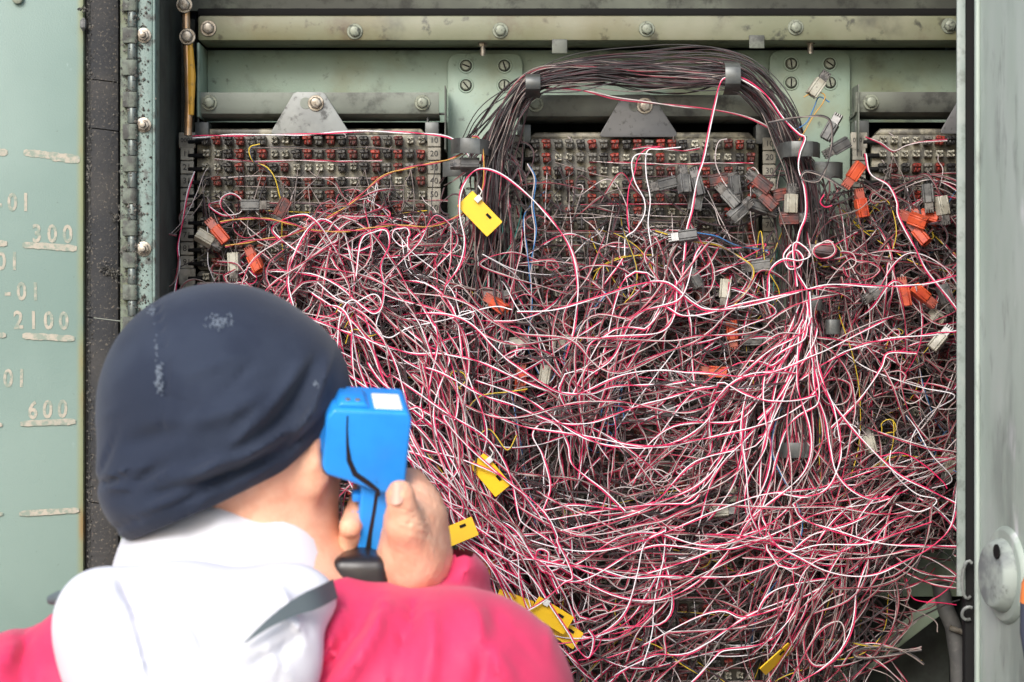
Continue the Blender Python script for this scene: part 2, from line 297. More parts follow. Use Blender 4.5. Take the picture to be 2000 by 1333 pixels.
for (xa, xb, ya, scr) in [(874, 1021, 104, [(910, 129), (985, 129), (910, 167), (985, 167)]), (1503, 1661, 98, [(1545, 125), (1620, 125), (1545, 162), (1621, 162)])]:
    mb = MB(); mb.prism(rrect(P(xa, 0, PY).x, P(xb, 0, PY).x, 0.45, P(0, ya, PY).z, 0.012), PY, PY + 0.006)
    pl = mb.build('mounting_plate', M['green'], cab, 0.0012)
    for (x, y) in scr: link('screw', SCREW, pl, P(x, y, PY), Euler((0, rng.uniform(0.3, 0.9) + (0.9 if x % 2 else 0), 0)))
    mb = MB(); mb.span((P(xa - 3, 0, PY).x, -0.02, P(0, 300, PY).z), (P(xa - 1, 0, PY).x, 0.03, P(0, 178, PY).z)); mb.build('flange', M['sooty'], pl)
    mb = MB(); mb.span((P(xb + 1, 0, PY).x, -0.02, P(0, 300, PY).z), (P(xb + 3, 0, PY).x, 0.03, P(0, 175, PY).z)); mb.build('flange', M['sooty'], pl)
# rails that carry the blocks, with trapezoid gussets
RY = -0.015
for (xa, xb, ya, yb, gx, bolts, mm) in [(388, 857, 181, 227, 605, [(409, 201), (825, 201)], 'rail_a'), (1014, 1500, 186, 232, 1247, [(1046, 204)], 'rail_b'), (1671, 2045, 180, 224, 1912, [(1701, 200)], 'rail_c')]:
    mtl = M['sooty'] if mm != 'rail_a' else mat('rail paint', (0.20, 0.225, 0.19), 0.5, col2=(0.15, 0.165, 0.14), scale=7, dirt=SOOT, dscale=40, dthr=(0.5, 0.72), damt=0.6, bump=0.15)
    mb = MB(); a, b = P(xa, yb, RY), P(min(xb, 1925), ya, RY); c = 0.004
    prof = [(RY, b.z), (RY, a.z + 0.010), (RY + 0.004, a.z + 0.003), (RY + 0.012, a.z), (RY + 0.05, a.z - 0.001), (RY + 0.05, a.z + 0.002), (RY + 0.013, a.z + 0.004), (RY + 0.004, b.z)]
    n = len(prof); mb.add([(a.x, y, z) for y, z in prof] + [(b.x, y, z) for y, z in prof], [tuple(range(n)), tuple(range(2 * n - 1, n - 1, -1))] + [(k, (k + 1) % n, n + (k + 1) % n, n + k) for k in range(n)])
    rl = mb.build('block_rail', mtl, cab, 0)
    for (x, y) in bolts: bolt(x, y, RY, rl, GBOLT)
    gy = RY - 0.004; top = ya - 1; bot = ya + 80
    q = [P(gx - 25, top, gy), P(gx + 22, top, gy), P(gx + 29, top + 3, gy), P(gx + 75, bot - 6, gy), P(gx + 74, bot, gy), P(gx + 68, bot + 2, gy), P(gx - 68, bot + 2, gy), P(gx - 75, bot, gy), P(gx - 74, bot - 6, gy), P(gx - 32, top + 3, gy)]
    mb = MB(); mb.prism([(p.x, p.z) for p in q], gy, gy + 0.0035); gs = mb.build('gusset_plate', M['plate'] if mm == 'rail_a' else M['gusset'], rl, 0.0006)
    bolt(gx + 12, ya + 21, gy, gs)
    mb = MB(); p = P(gx - 8, ya + 21, gy); mb.cyl(p, p - Vector((0, 0.0006, 0)), 0.0062, n=20); mb.build('punched_hole', mtl, gs)
    # side brackets at the rail's ends
    for ex in (xa + 12, xb - 10):
        if ex > 1870: continue
        mb = MB(); p = P(ex, yb + 30, 0.01); mb.span((p.x - 0.009, -0.004, p.z - 0.012), (p.x + 0.006, 0.03, p.z + 0.009)); mb.build('side_bracket', M['darkmetal'], rl, 0.001)
        mb = MB(); mb.tube([(p.x - 0.006, 0.0, p.z + 0.006), (p.x - 0.006, 0.0, p.z + 0.014), (p.x - 0.002, 0.0, p.z + 0.018), (p.x + 0.014, 0.0, p.z + 0.018)], 0.0014, 8); mb.build('bent_wire', M['darkmetal'], rl)
# copper bonding rod with paint runs, at the left
mb = MB(); mb.tube([P(362, -40, -0.05), P(364, 70, -0.05), P(367, 130, -0.05), P(369, 200, -0.05), P(367, 265, -0.05)], 0.0042, 12); rod = mb.build('copper_rod', M['copper'], cab)
mb = MB(); mb.tube([P(371, 85, -0.052), P(374, 150, -0.052), P(373, 225, -0.052)], [0.003, 0.0045, 0.003], 8); mb.build('paint_run', mat('dried ochre paint', (0.55, 0.30, 0.03), 0.5, dirt=(0.1, 0.07, 0.03), dscale=100, damt=0.7), rod)
for y in (72, 10): bolt(366 + (0 if y > 40 else -6), y, -0.056, rod)
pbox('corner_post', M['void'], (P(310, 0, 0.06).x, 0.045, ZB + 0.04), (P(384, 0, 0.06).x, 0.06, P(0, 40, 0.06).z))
# ------------------------------------------------------------------ left jamb, hinge and open left door
LY = YF - 0.004; s = S(LY)
jamb = pbox('door_jamb', M['frame'], (P(267, 0, LY).x, LY, ZB), (P(297.5, 0, LY).x, LY + 0.03, ZT))
mb = MB(); mb.span((P(298, 0, LY).x, LY - 0.002, ZB), (P(304, 0, LY).x, LY + 0.028, ZT)); mb.build('jamb_lip', M['frame'], jamb, 0.0015)
for y in (70, 245, 487, 730, 1010):
    p = P(281, y, LY); mb = MB(); mb.cyl(p, p - Vector((0, 0.0015, 0)), 0.0078, n=18); mb.cyl(p - Vector((0, 0.001, 0)), p - Vector((0, 0.006, 0)), 0.0058, n=6); mb.cyl(p - Vector((0, 0.005, 0)), p - Vector((0, 0.011, 0)), 0.0036, 0.003, 10)
    mb.build('nut', M['bolt'], jamb, 0.0004)
leaf = pbox('hinge_leaf', M['olive'], (P(234, 0, LY).x, LY + 0.002, ZB + 0.02), (P(262, 0, LY).x, LY + 0.012, ZT - 0.02))
kx = P(259, 0, LY).x; y = -70; k = 0
while y < 1400:
    p0, p1 = P(259, y + 0.6, LY), P(259, y + 30.6, LY); mb = MB()
    if k % 2: mb.cyl((kx, LY - 0.003, p0.z), (kx, LY - 0.003, p1.z), 0.0046, n=14); mb.build('hinge_knuckle', M['knuckle'], leaf, 0.0005)
    else:
        mb.cyl((kx, LY - 0.003, p0.z), (kx, LY - 0.003, p1.z), 0.0056, n=14); mb.span((kx - 0.009, LY - 0.0075, p1.z), (kx, LY + 0.003, p0.z)); mb.build('hinge_knuckle', M['knuckle2'], leaf, 0.0006)
    y += 31.3; k += 1
DY = -0.150; dz0, dz1 = ZB + 0.01, ZT - 0.01
door = pbox('left_door', M['door'], (P(-700, 0, DY).x, DY, dz0), (P(164, 0, DY).x, DY + 0.035, dz1), bevel=0.004)
pbox('door_edge_channel', M['black'], (P(164.5, 0, DY).x, DY + 0.006, dz0), (P(172, 0, DY).x, DY + 0.034, dz1), door)
gz = [dz1, P(0, 155, DY).z, P(0, 250, DY).z, P(0, 620, DY).z, P(0, 980, DY).z, dz0]
for a, b in zip(gz, gz[1:]):
    xa, xb = P(171, 0, DY).x, P(234, 0, DY).x; w = xb - xa; mb = MB(); sl = 0.0012
    prof = [(xa, DY + 0.03), (xa, DY + 0.004), (xa + w * .12, DY - 0.003), (xa + w * .4, DY - 0.005), (xa + w * .75, DY - 0.0045), (xa + w * .95, DY - 0.001), (xb, DY + 0.006), (xb, DY + 0.03)]
    n = len(prof); mb.add([(x, yy, a - 0.0006 - (x - xa) / w * 0.004) for x, yy in prof] + [(x, yy, b + 0.0006 - (x - xa) / w * 0.004) for x, yy in prof],
           [tuple(range(n)), tuple(range(2 * n - 1, n - 1, -1))] + [(k, (k + 1) % n, n + (k + 1) % n, n + k) for k in range(n)])
    mb.build('gasket_strip', M['gasket'], door)
# crumbs of grime caught on the gasket, the hinge and the jamb
mb = MB(); rr = random.Random(5)
def crumb(mb, p, r):
    o = [Vector((rr.uniform(.5, 1.2), 0, 0)), Vector((-rr.uniform(.5, 1.2), 0, 0)), Vector((0, -rr.uniform(.3, .9), 0)), Vector((0, .3, 0)), Vector((0, 0, rr.uniform(.5, 1.3))), Vector((0, 0, -rr.uniform(.5, 1.3)))]
    mb.add([p + v * r for v in o], [(0, 4, 2), (4, 1, 2), (1, 5, 2), (5, 0, 2), (4, 0, 3), (1, 4, 3), (5, 1, 3), (0, 5, 3)])
for k in range(900):
    py = rr.uniform(-10, 1120); px = 170 + abs(rr.gauss(0, 5)) if k % 3 else rr.uniform(172, 232)
    crumb(mb, P(px, py, DY - 0.004), rr.uniform(0.0005, 0.0013))
for k in range(1500):
    py = rr.uniform(-10, 640); px = rr.choice([240, 246, 250, 258, 262, 268, 270, 272, 285]) + rr.gauss(0, 5)
    crumb(mb, P(px, py, LY - 0.001 - (0.0062 if 250 < px < 267 else 0)), rr.uniform(0.0003, 0.0007) + (rr.random() ** 4) * .0018)
for (cx, cy, n_, sg) in [(205, 525, 60, 9), (222, 535, 60, 7), (228, 425, 40, 7), (163, 18, 30, 4), (240, 385, 30, 4), (236, 405, 30, 4)]:
    for k in range(n_): crumb(mb, P(cx + rr.gauss(0, sg), cy + rr.gauss(0, sg * .7), DY - 0.006 - abs(rr.gauss(0, .002))), rr.uniform(0.0006, 0.0016))
gr = mb.build('grime_crumbs', M['grime'], door, 0, smooth=False); gr['kind'] = 'stuff'
# stencilled marks on the door
def stencil(s_, px, py, h, rot=0.0, sp=1.0):
    n_ = len(s_)
    for i, ch in enumerate(s_):
        me = text_mesh(ch, h * S(DY) * 1.35, M['stencil'], 0.0001, 0.0006)
        o = link('stencil_numeral' if ch.isdigit() else 'stencil_letter', me, door, P(px + i * sp, py + i * sp * rot, DY - 0.0005), Euler((R(90), -rot, 0)))
        o.scale.x = 0.8
stencil('P-01', -28, 397, 36, 0.0, 26); stencil('300', 72, 458, 36, 0.02, 30); stencil('01', 2, 512, 36, 0, 26); stencil('P-01', -12, 570, 36, 0.02, 27)
stencil('2100', 36, 627, 36, 0.02, 29.5); stencil('P-01', -36, 742, 36, -0.02, 26); stencil('600', 64, 803, 36, -0.04, 29)
NB = 0
for (xa, ya, xb, yb, w) in [(46, 298, 118, 306, 14), (100, 306, 156, 312, 17), (-60, 298, 15, 298, 13), (44, 478, 150, 486, 13), (-60, 476, 14, 476, 12), (44, 656, 146, 662, 13), (-60, 654, 12, 655, 10), (40, 828, 148, 824, 12), (-60, 830, 5, 830, 9), (38, 1004, 155, 996, 12), (-60, 1006, 6, 1004, 9)]:
    a, b = P(xa, ya, DY - 0.0005), P(xb, yb, DY - 0.0005); t = (b - a).normalized(); nn = Vector((-t.z, 0, t.x)); hw = w * S(DY) / 2; mb = MB(); K = 14
    vs_ = []
    for i in range(K + 1):
        p = a + (b - a) * i / K
        for sg in (1, -1): vs_.append(p + nn * sg * hw * (rr.uniform(.82, 1.12) * (0.6 if i in (0, K) else 1)))
    mb.add(vs_, [(2 * i, 2 * i + 1, 2 * i + 3, 2 * i + 2) for i in range(K)]); o_ = mb.build('stencil_bar', M['stencil'], door, smooth=False); o_.location.y -= 0.00012 * (1 + NB); NB += 1
mb = MB(); p = P(36, -2, DY); mb.cyl(p, p - Vector((0, 0.006, 0)), 0.006, n=12); mb.build('rivet', M['greenbolt'], door, 0.001)
for (x, y_, a) in [(163, 48, 0.2)]:
    mb = MB(); p = P(x, y_, DY - 0.004); mb.tube([p + Vector((0, 0, .006)), p + Vector((0, -.002, .003)), p + Vector((0, -.002, -.003)), p + Vector((0, 0, -.006))], [.0015, .0032, .0032, .0015], 8); mb.build('insect_cocoon', M['pluggrey'], door)
# ------------------------------------------------------------------ right side: jamb strip, open right door
QY = -0.26
mb = MB(); a, b = P(1869, 1165, QY), P(1886, -80, QY); mb.span((a.x, QY, a.z), (b.x, QY + 0.004, b.z)); mb.span((b.x - 0.002, QY + 0.0041, a.z), (b.x, QY + 0.016, b.z)); mb.build('stop_strip', M['strip'], cab, 0.001)
pbox('door_gasket', M['black'], (P(1886.5, 0, QY).x, QY + 0.004, ZB + 0.05), (P(1912, 0, QY).x, QY + 0.02, ZT - 0.02))
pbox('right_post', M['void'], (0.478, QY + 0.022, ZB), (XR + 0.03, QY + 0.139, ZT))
H = Vector((P(1907, 0, QY).x, QY, 0)); th = R(102); dv = Vector((-math.cos(th), -math.sin(th), 0)); nv = Vector((-dv.y, dv.x, 0))
if nv.x > 0: nv = -nv                                   # inner face looks towards the opening
def rd(t, h, z): return H + dv * t + nv * h + Vector((0, 0, z))
mb = MB(); rot = Matrix((dv, nv, Vector((0, 0, 1)))).transposed()
mb.box(rd(0.22, -0.016, (ZB + ZT) / 2), (0.44, 0.03, ZT - ZB - 0.02), rot); rdo = mb.build('right_door', M['rdoor'], cab, 0.004)
mb = MB(); mb.box(rd(0.004, 0.001, (ZB + ZT) / 2), (0.006, 0.004, ZT - ZB - 0.03), rot); mb.build('door_lip', M['rdoor'], rdo, 0.001)
hz = P(0, 1110, QY).z; hc = rd(0.070, 0, hz)
def disc(h0, h1, r0, r1, n=40, sz=1.0):
    mb = MB(); vs_ = []
    for h, r in ((h0, r0), (h1, r1)):
        for k in range(n): vs_.append(hc + nv * h + dv * (r * math.cos(2 * math.pi * k / n)) + Vector((0, 0, sz * r * math.sin(2 * math.pi * k / n))))
    mb.add(vs_, [tuple(range(n)), tuple(range(2 * n - 1, n - 1, -1))] + [(k, (k + 1) % n, n + (k + 1) % n, n + k) for k in range(n)]); return mb
hub = disc(-0.001, 0.004, 0.047, 0.043).build('lock_escutcheon', M['rdoor'], rdo, 0.001)
disc(0.0035, 0.016, 0.036, 0.030).build('lock_boss', mat('scuffed boss metal', (0.30, 0.34, 0.31), 0.65, 0.0, col2=(0.17, 0.19, 0.19), scale=40, dirt=(.05, .05, .05), dscale=60, damt=.7), hub, 0.002)
mb = MB(); p = hc + nv * 0.0165 + dv * 0.018 + Vector((0, 0, 0.024)); mb.cyl(p, p + nv * 0.0012, 0.007, n=16); mb.build('keyhole', M['black'], hub)
mb = MB(); mb.tube([rd(0.188, 0.008, hz - 0.16), rd(0.186, 0.014, hz - 0.09), rd(0.181, 0.020, hz - 0.04), rd(0.180, 0.020, hz - 0.012)], [0.009, 0.013, 0.014, 0.013], 14); hd = mb.build('lock_handle', mat('dark handle rubber', (0.05, 0.06, 0.09), 0.6), rdo)
mb = MB(); mb.tube([rd(0.1802, 0.020, hz - 0.014), rd(0.182, 0.020, hz + 0.002), rd(0.186, 0.019, hz + 0.012)], [0.0136, 0.0130, 0.011], 14); mb.build('grip_sleeve', M['orange'], hd)
for (y0, y1) in [(1095, 1170), (1185, 1212)]:
    mb = MB(); c0 = P(1893, (y0 + y1) / 2, QY - 0.004); hh = (y1 - y0) / 2 * S(QY)
    mb.tube([c0 + Vector((0.006 * math.cos(a_) - 0.001, -0.004 * math.sin(a_), hh * math.sin(a_))) for a_ in [R(60 + 24 * k) for k in range(11)]], 0.0016, 8); mb.build('latch_hook', M['plate'], cab)
# lower right cavity: shelf plate, diagonal brace, bracket, hose
mb = MB(); a, b = P(1650, 1166, 0.05), P(1925, 1062, 0.05); mb.span((a.x, 0.05, a.z), (b.x, 0.055, b.z)); mb.span((a.x, 0.0551, a.z), (b.x, 0.13, a.z + 0.005)); mb.build('shelf_plate', M['green'], cab, 0.001)
a, b = P(1846, 1172, 0.03), P(1668, 1310, 0.03); t = b - a; mb = MB(); mb.box((a + b) / 2, (t.length, 0.004, 0.020), Matrix.Rotation(math.atan2(-t.z, t.x), 3, 'Y')); mb.build('diagonal_brace', M['green'], cab, 0.001)
mb = MB(); p = P(1682, 1300, 0.0); mb.span((p.x - 0.010, -0.002, 0.6), (p.x + 0.006, 0.03, P(0, 1215, 0).z)); br = mb.build('slotted_bracket', M['darkmetal'], cab, 0.001)
for y in (1245, 1290, 1335): mb = MB(); q = P(1680, y, -0.0025); mb.cyl(q, q - Vector((0, 0.0006, 0)), 0.0042, n=14); mb.build('slot_hole', M['black'], br)
mb = MB(); mb.tube([P(1836, 1140, 0.03), P(1845, 1185, 0.03), P(1862, 1225, 0.02), P(1872, 1290, 0.01), P(1875, 1400, 0.0), P(1875, 1700, 0.0)], 0.0095, 16); hs = mb.build('grey_hose', M['hose'], cab)
mb = MB(); mb.tube([P(1855, 1226, 0.004), P(1872, 1232, 0.004), P(1888, 1238, 0.01)], 0.003, 8); mb.build('hose_tie', M['bolt'], hs)
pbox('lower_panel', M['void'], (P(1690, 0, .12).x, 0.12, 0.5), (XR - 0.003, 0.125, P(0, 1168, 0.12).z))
# cable guides: bent grey plates that hold the bundles
def guide(px, py, w, h, Y, bend, name='cable_guide', vert=False, z2=0.0):
    s = S(Y); mb = MB(); K = 9; vs_ = []
    for i in range(K):
        u = i / (K - 1)
        yo = -bend * (1 - (2 * u - 1) ** 4)
        for sg in (-1, 1):
            for th_ in (0, 0.0018):
                if vert: vs_.append(P(px, py, Y) + Vector((sg * w * s / 2, yo + bend + th_, (0.5 - u) * h * s)))
                else: vs_.append(P(px, py, Y) + Vector(((u - 0.5) * w * s, yo + bend + th_, sg * h * s / 2 - (0.0 if sg > 0 else 0) + z2 * (u - .5))))
    fs = []
    for i in range(K - 1):
        a = 4 * i; b_ = a + 4
        fs += [(a, b_, b_ + 2, a + 2), (a + 1, a + 3, b_ + 3, b_ + 1), (a, a + 1, b_ + 1, b_), (a + 2, b_ + 2, b_ + 3, a + 3)]
    fs += [(0, 2, 3, 1), (4 * K - 4, 4 * K - 3, 4 * K - 1, 4 * K - 2)]
    mb.add(vs_, fs); return mb.build(name, M['darkmetal'], cab, 0.0006)
guide(918, 285, 78, 30, -0.082, 0.030, z2=-0.002); guide(900, 330, 72, 30, -0.030, 0.01)
guide(1567, 291, 84, 30, -0.082, 0.030); guide(1612, 332, 74, 32, -0.045, 0.012)
guide(1041, 162, 29, 48, -0.092, 0.03, vert=True); guide(1432, 147, 30, 66, -0.092, 0.03, vert=True)
guide(1594, 592, 26, 30, -0.085, 0.004); guide(1628, 639, 29, 29, -0.085, 0.004); guide(1557, 880, 74, 30, -0.095, 0.015); guide(1605, 932, 44, 28, -0.06, 0.01)
guide(1705, 1082, 42, 16, -0.03, 0.006); guide(1560, 1180, 72, 26, -0.035, 0.01); guide(835, 880, 60, 26, -0.03, 0.01)
# ------------------------------------------------------------------ terminal blocks
TP, RP = 22.1, 26.4                                   # photograph pixels at Y = 0
def term_meshes():
    s = S(0); w = 15.0 * s; out = {}
    for key, mk in (('K', 'blackcap'), ('R', 'redcap'), ('G', 'greycap')):
        for var in range(3):
            r_ = random.Random(var * 7 + ord(key)); mb = MB()
            mb.box((0, -0.006, -0.0006), (w * 0.98, 0.013, w * 1.16))                     # collar of the cap
            mb.box((-w * 0.10, -0.0145, w * 0.20), (w * 1.12, 0.005, w * 0.44), Euler((0, r_.uniform(-.06, .06), 0)))   # clip bar across its front
            mb.box((-w * 0.28, -0.0150, -w * 0.34), (w * 0.26, 0.0038, w * 0.42)); mb.box((w * 0.22, -0.0150, -w * 0.34), (w * 0.26, 0.0038, w * 0.42))
            mb.box((-w * 0.05, -0.0176, w * 0.24), (w * 0.30, 0.002, w * 0.2), Euler((0, .3, 0)))
            out[key, var] = mb.mesh({'K': 'black_terminal', 'R': 'red_terminal', 'G': 'grey_terminal'}[key], M[mk], 0.0008, 1)
    mb = MB(); mb.box((0, -0.003, 0), (w * 0.86, 0.006, w * 0.86), None, 0)
    for sx in (-1, 1):
        for sz in (-1, 1): mb.box((sx * w * .27, -0.0085, sz * w * .27), (w * .27, 0.006, w * .27), Euler((0, sx * sz * .3, 0)), 0)
    mb.box((0, -0.0063, 0), (w * .2, 0.001, w * .62), Euler((0, .5, 0)), 1); mb.box((0, -0.0066, 0), (w * .62, 0.001, w * .2), Euler((0, .5, 0)), 1)
    out['O', 0] = mb.mesh('open_terminal', [M['openterm'], M['black']], 0.0005, 1)
    return out
TM = term_meshes(); TN = {'K': 'black_terminal', 'R': 'red_terminal', 'G': 'grey_terminal', 'O': 'open_terminal'}
s0 = S(0)
mb = MB(); mb.box((0, -0.001, 0), (26 * s0, 0.005, 25.0 * s0)); TAGM = mb.mesh('number_tag', M['tagplate'], 0.0007, 1)
mb = MB(); mb.cyl((-0.008, 0.0, 0), (0.010, 0.0, 0), 0.0026, n=10); PINM = mb.mesh('row_pin', M['black'], 0.0005, 1)
mb = MB(); mb.cyl((0, 0.0, 0), (0, -0.0022, 0), 10.0 * s0, 8.4 * s0, 14); BOSS = mb.mesh('boss', M['resin'], 0.0008, 1)
ROWS = {('left', 0): ['KRKRGGOOKRGRKRKRGROO', 'OOKRKROOKRGRKRKRKRGR', 'OOKRGRKROOOOKOKRGRGR', 'KRKRGRKRKRGRKOKRGOKR'.replace('R', 'R'), 'OOGRGKOOKRGRKRKRGOOO', 'KRKRKRGROOKRGRGRKRGR', 'KRKRGRKRGRKRKRKRGRKR', 'OOKRKRKROOKRKRGRKRKR'],
        ('middle', 0): ['KRGGKRGRKRGRRKOOGRRK', 'KROOGGKROOGROOKKOOKR', 'GRKRGROOKRGRROKRKRGR', 'KRKRKROOKRGOGRKRGOKR', 'KROOGRKRKRGRGRKKRKGR'],
        ('right', 0): ['OOOOGRKOOOKRGOOKRGOO', 'OOOOOOOOGRGOOOKRKROO', 'KRKRGRKRKRKRKRGRKRKR']}
def row_pattern(col, blk, i):
    got = ROWS.get((col, blk))
    if got and i < len(got): return got[i]
    out = ''
    while len(out) < 20:
        if rng.random() < 0.18: out += 'OO'
        else: out += ('K' if rng.random() < .62 else 'G') + ('R' if rng.random() < .82 else 'K')
    return out
COLS = [('left', 404, 358, 366, 848), ('middle', 1046, 990, 1007, 1502), ('right', 1722, 1665, 1677, None)]
TOPY = [275, 541, 807, 1073]
ORD = ['top', 'second', 'third', 'bottom']
POSN = {'left': 'left column beside the hinged jamb', 'middle': 'middle column under the arched cable bundle', 'right': 'right column next to the opened right door'}
BLOCKS = {}
for col, tx, _, lx, rx in COLS:
    for bi, ty0 in enumerate(TOPY):
        if col == 'right' and bi == 3: continue
        ncol = 20 if col != 'right' else 10
        oy = {'left': 0, 'middle': 7, 'right': 0}[col] + ty0
        c = P(tx + 9.5 * TP, oy + 4.5 * RP, 0)
        extra = ' numbered 11 to 91' if (col == 'left' and bi == 0) else ''
        b = thing('terminal_block', f'{ORD[bi]} terminal block{extra} in the {POSN[col]}', 'terminal block', c, 'terminal blocks on the cabinet panel'); BLOCKS[col, bi] = b
        a, e = P(tx - 20, oy + 9 * RP + 16, 0), P(tx + (ncol - 1) * TP + (16 if ncol == 20 else 14), oy - 12, 0)
        mb = MB(); mb.prism(rrect(a.x, e.x, a.z, e.z, 0.006), 0.001, 0.012)
        mb.prism([(a.x + .004, e.z), (e.x - .004, e.z), (e.x - .010, e.z + .0065), (a.x + .010, e.z + .0065)], 0.003, 0.03)
        bp = mb.build('base_plate', M['resin'] if bi == 0 else M['resindark'], b, 0.0015)
        for i in range(10):
            pat = row_pattern(col, bi, i)
            for j in range(ncol):
                x, y = tx + j * TP, oy + i * RP
                k = pat[j]; me = TM[k, 0 if k == 'O' else int(rng.integers(3))]
                p = P(x, y, 0) + Vector((rng.normal(0, .0003), rng.uniform(-.0005, .0), rng.normal(0, .0003)))
                link(TN[k], me, b, p, Euler((0, rng.normal(0, .05), 0)))
            y = oy + i * RP
            link('row_pin', PINM, b, P(tx - 22, y + 3, -0.004))
            for rail, off in ((lx, '1'), (rx, '0')):
                if rail is None: continue
                first = (off == '1' and i == 0)
                p = P(rail, y, -0.002)
                o = link('number_tag', TAGM, b, p)
                if rail == lx and first: o.scale = (1.25, 1, 1.25)
                if first: txt = {'left': '0001', 'middle': '101', 'right': '0201'}[col] if bi == 0 else ''
                else: txt = str(i * 10 + 1) if off == '1' else str((i + 1) * 10)
                if txt: link('numerals', text_mesh(txt, (16 if not first else 10) * s0, M['ink'], 0.0001, 0.0), o, p + Vector((0, -0.0042, 0)), Euler((R(90), 0, 0)))
# ------------------------------------------------------------------ loose plugs hanging in the wires
def plug_meshes(mk):
    s = S(-0.06); L, W = 37 * s, 22 * s; mb = MB()
    t = 0.0022                                            # hollow square housing, open at +X
    mb.box((0, 0, W / 2 - t / 2), (L, W * .9, t)); mb.box((0, 0, -W / 2 + t / 2), (L, W * .9, t)); mb.box((0, W * .45 - t / 2, 0), (L, t, W - 2 * t - .0002)); mb.box((0, -W * .45 + t / 2, 0), (L, t, W - 2 * t - .0002))
    mb.box((-L / 2 + .002, 0, 0), (0.003, W * .9 - 2 * t - .0002, W - 2 * t - .0002))
    h = mb.mesh('housing', M[mk], 0.0007, 1)
    mb = MB(); mb.box((-L * .68, .0, 0), (L * .42, W * .62, W * .78)); 
    for k in range(4): mb.box((-L * .94, 0, (k - 1.5) * W * .21), (L * .22, W * .56, W * .15))
    c_ = mb.mesh('contact_comb', M['clear'] if mk != 'plugred' else mat('clear red comb', (0.38, 0.10, 0.07), 0.3, dirt=(.05, .03, .03), dscale=200, damt=.8), 0.0004, 1)
    return h, c_
PM = {k: plug_meshes(k) for k in ('pluggrey', 'plugdark', 'plugcream', 'plugred', 'plugmaroon')}
CN = {'pluggrey': 'grey', 'plugdark': 'sooty black', 'plugcream': 'cream', 'plugred': 'orange red', 'plugmaroon': 'soot-stained dark red'}
